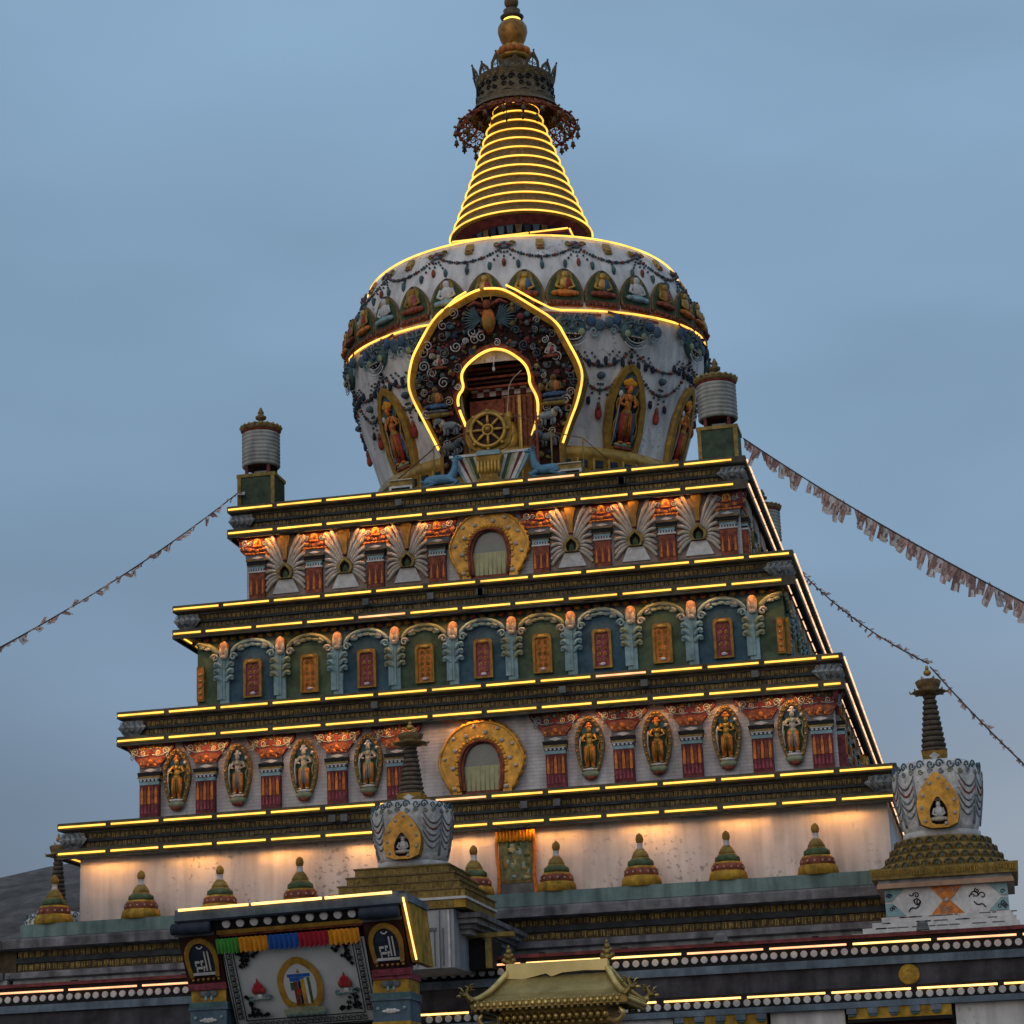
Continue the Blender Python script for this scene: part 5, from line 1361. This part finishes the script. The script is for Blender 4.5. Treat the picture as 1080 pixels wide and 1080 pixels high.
# banner: hangs in the gate, slanting
bn = empty('door_banner', HEAD @ V((.05, -.03, -.95)), 'white banner with black key border, gold emblem and two red lotuses', 'banner', None, yaw)
b = MB(); n = 24; kk = 10; vs = []
x0, x1, zt, zb = -1.2, 1.3, .66, -.92
for j in range(kk + 1):
    for i in range(n + 1):
        u = x0 + (x1 - x0) * i / n; v = zt + (zb - zt) * j / kk - .03 * sin(pi * i / n) * j / kk
        vs.append((u, -.02 - .025 * sin(i * .55 + j * .2) * (j / kk) - .03 * sin(pi * j / kk), v))
fs = [(j * (n + 1) + i, (j + 1) * (n + 1) + i, (j + 1) * (n + 1) + i + 1, j * (n + 1) + i + 1) for j in range(kk) for i in range(n)]
b.add(vs, fs, 'cloth', True); b.build('cloth', bn, HEAD)
Wf = .092
b = MB()
def flat(p, m='black', w=Wf): b.prism(p, w - .012, w, m)
def rect(u0, v0, u1, v1, m='black', w=Wf): b.box(u0, u1, -w, -w + .012, v0, v1, m)
for e in (0, .2):
    rect(x0 + .025 + e * .85, zb + .04 + e * .85, x0 + .04 + e * .85, zt); rect(x1 - .04 - e * .85, zb + .04 + e * .85, x1 - .025 - e * .85, zt); rect(x0 + .025 + e * .85, zb + .025 + e * .85, x1 - .025 - e * .85, zb + .04 + e * .85)
def key(u, v, s, rot):
    L = [(-.5, -.5, .5, -.38), (.38, -.38, .5, .3), (-.15, .2, .38, .3), (-.15, -.14, -.03, .2), (-.5, -.38, -.4, .5), (-.4, .42, .1, .5)]
    for a0, c0, a1, c1 in L:
        if rot: rect(u + c0 * s, v + a0 * s, u + c1 * s, v + a1 * s)
        else: rect(u + a0 * s, v + c0 * s, u + a1 * s, v + c1 * s)
for q in range(13):
    v = zb + .29 + q * .105
    key(x0 + .117, v, .095, 1); key(x1 - .117, v, .095, 1)
for q in range(20): key(x0 + .25 + q * .106, zb + .117, .095, 0)
b.build('key_border', bn, HEAD)
b = MB(); R = random.Random(21)
for su in (-1, 1):
    for sv in (-1, 1):
        cu = (x0 + .27) if su < 0 else (x1 - .27); cv = (zt - .07) if sv > 0 else (zb + .28)
        for k in range(22):
            t = R.random(); du = .42 * t * R.random() if k % 2 else .42 * t; dv = .42 * (1 - t) * R.random() if k % 2 == 0 else .42 * (1 - t)
            u = cu - su * du * .9; v = cv - sv * dv * .9
            rect(u - .035, v - .012, u + .035, v + .012); rect(u - .012, v - .035, u + .012, v + .035)
        for k in range(5): rect(min(cu, cu - su * .09 * k) - .03, cv - .012 - sv * .02 * k, cu - su * .09 * k + .03 if su > 0 else cu + .09 * k + .03, cv + .012 - sv * .02 * k) if k < 3 else rect(cu - .012 - su * .02 * k, min(cv, cv - sv * .1 * (k - 1)), cu + .012 - su * .02 * k, max(cv, cv - sv * .1 * (k - 1)))
b.build('corner_ornament', bn, HEAD)
b = MB(); c = .06
po = smooth_closed([(c - .3, -.58), (c - .4, -.2), (c - .38, .1), (c - .2, .34), (c, .44), (c + .2, .34), (c + .38, .1), (c + .4, -.2), (c + .3, -.58)], 2); q = [(c + (u - c) * .72, -.1 + (v + .1) * .75) for u, v in po]
b.ring(po, q, Wf - .012, Wf, 'ochre'); flat(q, 'cloth', Wf - .002)
rect(c - .2, .04, c + .2, .1, 'clothblue'); rect(c - .17, -.04, c + .12, .036, 'clothblue'); rect(c - .12, -.5, c - .04, -.045, 'maroon'); rect(c - .035, -.5, c + .01, -.045, 'black'); rect(c + .015, -.47, c + .08, .0, 'yellow', Wf + .003); rect(c + .085, -.47, c + .13, .02, 'palewhite', Wf + .003); rect(c + .135, -.47, c + .18, .03, 'green', Wf + .003)
rect(c - .17, -.2, c - .1, -.06, 'green', Wf + .003); rect(c - .08, -.3, c, -.18, 'red', Wf + .003); flat([(c - .03, .12), (c + .03, .12), (c, .2)], 'yellow', Wf + .004)
flat(smooth_closed([(c - .38, -.52), (c + .38, -.52), (c + .34, -.68), (c - .34, -.68)], 1), 'leafgreen', Wf + .004)
for k in range(7): b.ell((c - .3 + k * .1, -Wf, -.66), (.055, .012, .05), 'tealledge', 8, 5)
b.build('emblem', bn, HEAD)
for u in (-.68, .84):
    b = MB()
    for du, dv, s in ((0, .0, .09), (-.07, -.03, .07), (.07, -.03, .07), (0, .07, .06), (-.04, .05, .05), (.04, .05, .05)): b.ell((u + du, -Wf, -.12 + dv), (s * .8, .015, s * 1.1), 'clothred' if abs(du) < .05 else 'red', 8, 6)
    flat([(u - .02, .0), (u + .02, .0), (u, .08)], 'clothred'); 
    for d in (-1, 1): b.scroll(u + d * .15, -.3, .06, 'teal', Wf, .016, 1.1, d); b.ell((u + d * .1, -Wf, -.32), (.1, .012, .03), 'tealledge', 8, 5)
    b.ell((u, -Wf, -.28), (.05, .013, .05), 'palewhite', 8, 5); b.build('lotus_emblem', bn, HEAD)
# pleated valance above the banner
va = empty('cloth_valance', HEAD @ V((.05, -.1, .7)), 'pleated green, orange, blue and red valance above the white banner', 'valance', None, yaw)
for a, c_, m in ((-1.24, -.84, 'clothgreen'), (-.84, -.33, 'clothorange'), (-.33, .21, 'clothblue'), (.21, .73, 'clothred'), (.73, 1.27, 'clothorange')):
    b = MB(); n = 22; vs = []
    for j in range(4):
        for i in range(n + 1): vs.append((a + (c_ - a) * i / n, -.13 - .045 * sin(i * 1.75) * (.4 + .25 * j) - .012 * j, .885 - .085 * j + (.012 * sin(i * 1.9 + a) if j == 3 else 0)))
    fs = [(j * (n + 1) + i, (j + 1) * (n + 1) + i, (j + 1) * (n + 1) + i + 1, j * (n + 1) + i + 1) for j in range(3) for i in range(n)]
    b.add(vs, fs, m, True); b.build('pleated_cloth', va, HEAD)

# ================================================================== gilded roof pavilion
GX0, GY0 = 4.15, -20.6
GZ = -.07
gp = empty('gilded_pavilion', (GX0, GY0, -3.6), 'small pavilion with a bright gilded hip roof and curled corner dragons', 'pavilion'); A = TR(GX0, GY0, GZ)
b = MB(); e = 1.38; f_ = 1.0; r = .93
zt, zb = 1.62, 1.13
top = [(-r, -.12, zt), (r, -.12, zt), (r, .12, zt), (-r, .12, zt)]; cur = [(-1.15, -.55, 1.30), (1.15, -.55, 1.30), (1.15, .55, 1.30), (-1.15, .55, 1.30)]; bot = [(-e, -f_, zb), (e, -f_, zb), (e, f_, zb), (-e, f_, zb)]
vs = top + cur + bot; fs = []
for q in range(4):
    w = (q + 1) % 4; fs += [(4 + q, 4 + w, w, q), (8 + q, 8 + w, 4 + w, 4 + q)]
fs += [(8, 11, 10, 9)]
b.add(vs, fs, 'giltroof'); rf = b.build('roof', gp, A)
b = MB(); pr = [(-.92, 1.6), (-.6, 1.58), (-.2, 1.66), (-.1, 1.60), (.1, 1.66), (.5, 1.68), (.92, 1.66), (.92, 1.86), (-.92, 1.86)]
b.prism(pr, -.05, .17, 'giltlight'); b.build('ridge', rf, A)
for sx, sy in ((-1, -1), (1, -1), (1, 1), (-1, 1)):
    b = MB(); P = smooth_open([(sx * .9, sy * .12, 1.72), (sx * 1.13, sy * .55, 1.36), (sx * 1.34, sy * .97, 1.18), (sx * 1.42, sy * 1.05, 1.22)], 2); b.tube(P, .055, 'gilt', n=6); b.build('hip_ridge', rf, A)
for sx, sy in ((-1, -1), (1, -1), (1, 1), (-1, 1)):
    b = MB(); b.T = TR(sx * 1.42, sy * 1.05, 1.22) @ Matrix.Scale(.6, 4)
    b.tube(smooth_open([(-sx * .12, 0, -.1), (0, 0, .0), (sx * .08, 0, .16), (-sx * .02, 0, .3), (sx * .1, 0, .36)], 2), [.1, .1, .1, .09, .09, .08, .08, .07, .07, .06, .06, .05, .05, .04, .04, .03, .03], 'giltdark', n=7)
    b.ell((sx * .12, 0, .1), (.16, .09, .09), 'giltdark'); b.ell((sx * .26, 0, .08), (.1, .06, .05), 'gilt'); b.ell((sx * .22, -.02, .16), (.05, .05, .05), 'giltdark')
    for k in range(3): b.tube([(sx * .0, 0, .18 + k * .05), (-sx * .1, 0, .26 + k * .07), (-sx * .2, 0, .24 + k * .09)], [.04, .035, .01], 'giltdark', n=5)
    b.tube([(sx * .14, 0, .18), (sx * .22, 0, .3), (sx * .3, 0, .34)], [.03, .025, .008], 'gilt', n=5)
    b.build('dragon_finial', gp, A)
for sx in (-1, 1):
    b = MB(); b.T = TR(sx * .9, 0, 1.85) @ Matrix.Scale(.8, 4)
    for k in range(3): b.ell((0, 0, .06 + k * .12), (.11 - .02 * k, .09 - .02 * k, .08), 'giltdark'); 
    for d in (-1, 1): b.ell((d * .1, 0, .1), (.07, .06, .07), 'giltdark'); b.ell((d * .07, 0, .22), (.05, .05, .05), 'giltdark')
    b.ell((0, 0, .4), (.035, .035, .06), 'giltdark'); b.build('ridge_finial', gp, A)
b = MB()
for kq, (hx, hy) in enumerate(((e, f_), (f_, e), (e, f_), (f_, e))):
    b.T = square_rot(kq); b.box(-hx, hx, -hy - .01, -hy + .06, zb - .1, zb + .02, 'giltdark'); n = int(2 * hx / .115)
    for q in range(n): x = -hx + .06 + q * .115; b.ell((x, -hy - .02, zb - .04), (.045, .03, .045), 'gilt', 7, 5); b.ell((x, -hy - .01, zb - .13), (.04, .025, .035), 'giltdark', 7, 5); b.ell((x + .05, -hy - .015, zb + .02), .02, 'gilt', 6, 4)
b.T = Matrix.Identity(4)
b.build('eave_fringe', gp, A)
b = MB(); b.box(-.95, .95, -.62, .62, .62, 1.1, 'giltdark')
for q in range(16):
    x = -.95 + q * .125; b.ell((x, -.66, .88), (.06, .06, .08), 'gilt', 7, 5); b.ell((x + .06, -.7, .76), (.06, .06, .06), 'giltdark', 7, 5)
b.add([(-1.1, -.8, .7), (1.1, -.8, .7), (1.1, .8, .7), (-1.1, .8, .7), (-.9, -.6, .84), (.9, -.6, .84), (.9, .6, .84), (-.9, .6, .84)], [(0, 1, 5, 4), (1, 2, 6, 5), (2, 3, 7, 6), (3, 0, 4, 7), (0, 3, 2, 1)], 'giltdark')
for sx in (-1, 1): b.tube(smooth_open([(sx * 1.0, -.7, .78), (sx * 1.18, -.85, .72), (sx * 1.3, -.9, .84), (sx * 1.22, -.9, .95)], 2), [.06] * 4 + [.05] * 4 + [.03] * 2, 'gilt', n=6)
b.build('bracket_tier', gp, A)
b = MB()
for sx in (-1, 1):
    for sy in (-1, 1): b.tube([(sx * .8, sy * .5, -3.53), (sx * .8, sy * .5, .65)], .09, 'redbrown', n=10)
b.box(-1.1, 1.1, -.8, .8, -3.53, -3.25, 'stone'); b.build('post', gp, A)

# ================================================================== prayer flags
def flagmesh(w, h, m, s):
    b = MB(); n, k = 4, 3; R = random.Random(s); vs = []; ph = R.uniform(0, 6)
    for j in range(k + 1):
        for i in range(n + 1): vs.append((w * (i / n - .5), .12 * w * sin(i * 1.3 + ph) * j / k, -h * j / k + .04 * h * sin(i + ph) * j / k))
    fs = [(j * (n + 1) + i, (j + 1) * (n + 1) + i, (j + 1) * (n + 1) + i + 1, j * (n + 1) + i + 1) for j in range(k) for i in range(n)]
    mm = []
    for j in range(k):
        for i in range(n): mm.append(m if (j == 0 or i % 2 == s % 2) else ('flagwhite' if j != 1 else 'flagdark'))
    b.add(vs, fs, mm, True)
    return b
def flags(label, p0, p1, sag, n, w, h, wild, grow=1., seed=1):
    p0, p1 = V(p0), V(p1); R = random.Random(seed)
    o = empty('prayer_flag_string', p0, label, 'prayer flags', 'strings of prayer flags'); d = (p1 - p0)
    def at(t): q = p0 + d * t; q.z -= sag * 4 * t * (1 - t); return q
    b = MB(); b.tube([at(i / 40) for i in range(41)], .016, 'rope', n=5); b.build('rope', o)
    protos = []
    ang = math.atan2(d.y, d.x)
    for k in range(n):
        t = (k + .5) / n
        if R.random() < .07: continue
        q = at(t); sl = (at(min(1, t + .01)) - at(max(0, t - .01))); el = math.atan2(sl.z, sl.xy.length)
        Mx = Matrix.Translation(q) @ Matrix.Rotation(ang, 4, 'Z') @ Matrix.Rotation(-el, 4, 'Y') @ Matrix.Rotation(R.gauss(0, .3) + (wild * R.choice((1, .6, -.3)) if wild else 0), 4, 'X') @ Matrix.Rotation(R.gauss(.12, .12), 4, 'Y')
        s = R.uniform(.75, 1.15); Mx = Mx @ Matrix.Diagonal((s, 1, s * R.uniform(.6, 1.1) * (1 if not wild else R.uniform(.5, 1)), 1))
        if len(protos) < 4: protos.append(flagmesh(w, h, ('flagpink', 'flagwhite', 'flagdark', 'flagpink')[len(protos)], len(protos) + seed).build('flag', o, Mx))
        else: inst(R.choice(protos), o, Mx)
    return o
FL = [
 ('windblown prayer flag string running down from the left drum banner', (-6.6, -6.2, 15.9), (-7.68, -19.6, 8.55), .22, 58, .28, .25, 1.9, 1., 3),
 ('dense row of hanging prayer flags from the right drum banner', (6.72, -6.1, 15.95), (13.05, -18.3, 8.12), .14, 74, .3, .42, 0., 1., 4),
 ('thin prayer flag string from the stupa down to the right chorten crown', (7.12, 4.0, 15.0), (10.95, -12.0, 8.5), .25, 70, .24, .17, 1.6, 1., 5),
 ('short string of prayer flags from the right chorten crown down to the right edge', (10.98, -12.1, 8.4), (12.9, -19.0, 4.7), .06, 40, .2, .16, 1.4, 1., 6)]
for q in FL: flags(*q)

# ================================================================== sky, sun, camera
w = bpy.data.worlds.new('World'); SC.world = w; w.use_nodes = True
nt = w.node_tree; N = nt.nodes; L = nt.links
bgd = N['Background']; bgd.inputs['Strength'].default_value = .1
sky = N.new('ShaderNodeTexSky'); sky.sky_type = 'NISHITA'; sky.sun_disc = False
SUN_EL, SUN_AZ = radians(18.0), radians(200)
sky.sun_elevation = SUN_EL; sky.sun_rotation = SUN_AZ; sky.air_density = 1.2; sky.dust_density = 2.0
tc = N.new('ShaderNodeTexCoord'); sp = N.new('ShaderNodeSeparateXYZ'); L.new(tc.outputs['Generated'], sp.inputs[0])
rp = N.new('ShaderNodeValToRGB'); L.new(sp.outputs['Z'], rp.inputs['Fac'])
E_ = rp.color_ramp.elements
cols = [(0., (.125, .15, .19)), (.13, (.135, .188, .262)), (.2, (.16, .24, .34)), (.31, (.19, .308, .44)), (.47, (.196, .325, .465)), (1., (.33, .43, .54))]
while len(E_) < len(cols): E_.new(.5)
for e_, (p_, c_) in zip(E_, cols): e_.position = p_; e_.color = (*c_, 1)
# darker towards the left, brighter and warmer behind the camera
mr = N.new('ShaderNodeMapRange'); L.new(sp.outputs['X'], mr.inputs['Value'])
mr.inputs['From Min'].default_value = -.55; mr.inputs['From Max'].default_value = .15; mr.inputs['To Min'].default_value = .9; mr.inputs['To Max'].default_value = 1.03
mr2 = N.new('ShaderNodeMapRange'); L.new(sp.outputs['Y'], mr2.inputs['Value']); mr2.interpolation_type = 'SMOOTHSTEP'
mr2.inputs['From Min'].default_value = .35; mr2.inputs['From Max'].default_value = -.9; mr2.inputs['To Min'].default_value = 0; mr2.inputs['To Max'].default_value = 1
ns = N.new('ShaderNodeTexNoise'); mp = N.new('ShaderNodeMapping'); mp.inputs['Scale'].default_value = (1.9, 1.9, 5.); L.new(tc.outputs['Generated'], mp.inputs[0]); L.new(mp.outputs[0], ns.inputs['Vector'])
ns.inputs['Scale'].default_value = 2.1; ns.inputs['Detail'].default_value = 3; ns.inputs['Roughness'].default_value = .42
mr3 = N.new('ShaderNodeMapRange'); L.new(ns.outputs['Fac'], mr3.inputs['Value']); mr3.inputs['From Min'].default_value = .3; mr3.inputs['From Max'].default_value = .7; mr3.inputs['To Min'].default_value = .86; mr3.inputs['To Max'].default_value = 1.12
mu = N.new('ShaderNodeMath'); mu.operation = 'MULTIPLY'; L.new(mr.outputs[0], mu.inputs[0]); L.new(mr3.outputs[0], mu.inputs[1])
E_ = [setattr(e_, 'color', (e_.color[0] * 1.03, e_.color[1] * .985, e_.color[2] * .985, 1)) for e_ in E_]
sc_ = N.new('ShaderNodeVectorMath'); sc_.operation = 'SCALE'; L.new(rp.outputs['Color'], sc_.inputs[0]); L.new(mu.outputs[0], sc_.inputs['Scale'])
warm = N.new('ShaderNodeVectorMath'); warm.operation = 'SCALE'; warm.inputs[0].default_value = (.1, .085, .08); L.new(mr2.outputs[0], warm.inputs['Scale'])
ad = N.new('ShaderNodeVectorMath'); ad.operation = 'ADD'; 
lo = N.new('ShaderNodeMapRange'); lo.interpolation_type = 'SMOOTHSTEP'; L.new(sp.outputs['Z'], lo.inputs['Value']); lo.inputs['From Min'].default_value = .26; lo.inputs['From Max'].default_value = .1; lo.inputs['To Min'].default_value = 0; lo.inputs['To Max'].default_value = 1
ri = N.new('ShaderNodeMapRange'); ri.interpolation_type = 'SMOOTHSTEP'; L.new(sp.outputs['X'], ri.inputs['Value']); ri.inputs['From Min'].default_value = -.2; ri.inputs['From Max'].default_value = .08; ri.inputs['To Min'].default_value = 0; ri.inputs['To Max'].default_value = 1
lr = N.new('ShaderNodeMath'); lr.operation = 'MULTIPLY'; L.new(lo.outputs[0], lr.inputs[0]); L.new(ri.outputs[0], lr.inputs[1])
gl = N.new('ShaderNodeVectorMath'); gl.operation = 'SCALE'; gl.inputs[0].default_value = (.11, .095, .075); L.new(lr.outputs[0], gl.inputs['Scale'])
gs = N.new('ShaderNodeVectorMath'); gs.operation = 'ADD'; L.new(sc_.outputs[0], gs.inputs[0]); L.new(gl.outputs[0], gs.inputs[1])
L.new(gs.outputs[0], ad.inputs[0]); L.new(warm.outputs[0], ad.inputs[1])
k10 = N.new('ShaderNodeVectorMath'); k10.operation = 'SCALE'; L.new(ad.outputs[0], k10.inputs[0]); k10.inputs['Scale'].default_value = 10 * .95
ks = N.new('ShaderNodeVectorMath'); ks.operation = 'SCALE'; L.new(sky.outputs[0], ks.inputs[0]); ks.inputs['Scale'].default_value = .06
fin_ = N.new('ShaderNodeVectorMath'); fin_.operation = 'ADD'; L.new(k10.outputs[0], fin_.inputs[0]); L.new(ks.outputs[0], fin_.inputs[1])
L.new(fin_.outputs[0], bgd.inputs['Color'])

sl = bpy.data.lights.new('sun', 'SUN'); sl.energy = .5; sl.angle = radians(60); sl.color = (1, .78, .56)
so = bpy.data.objects.new('sun', sl); COL.objects.link(so); so.rotation_euler = (radians(72), 0, radians(-20))

cam = bpy.data.cameras.new('camera'); co = bpy.data.objects.new('camera', cam); COL.objects.link(co); SC.camera = co
cam.sensor_width = 36; cam.lens = 2414.43 / 1080 * 36; cam.clip_end = 3000; cam.clip_start = .5
ya, pi2, ro = radians(11.60675), radians(16.39455), radians(-2.24469)
f = V((-sin(ya) * cos(pi2), cos(ya) * cos(pi2), sin(pi2))); r = V((cos(ya), sin(ya), 0)); u = r.cross(f)
r2 = r * cos(ro) + u * sin(ro); u2 = -r * sin(ro) + u * cos(ro)
co.matrix_world = Matrix(((r2.x, u2.x, -f.x, 12.0205), (r2.y, u2.y, -f.y, -61.4456), (r2.z, u2.z, -f.z, -2.0223), (0, 0, 0, 1)))
SC.render.resolution_x = SC.render.resolution_y = 1024
SC.view_settings.view_transform = 'Standard'; SC.view_settings.look = 'None'; SC.view_settings.exposure = .28
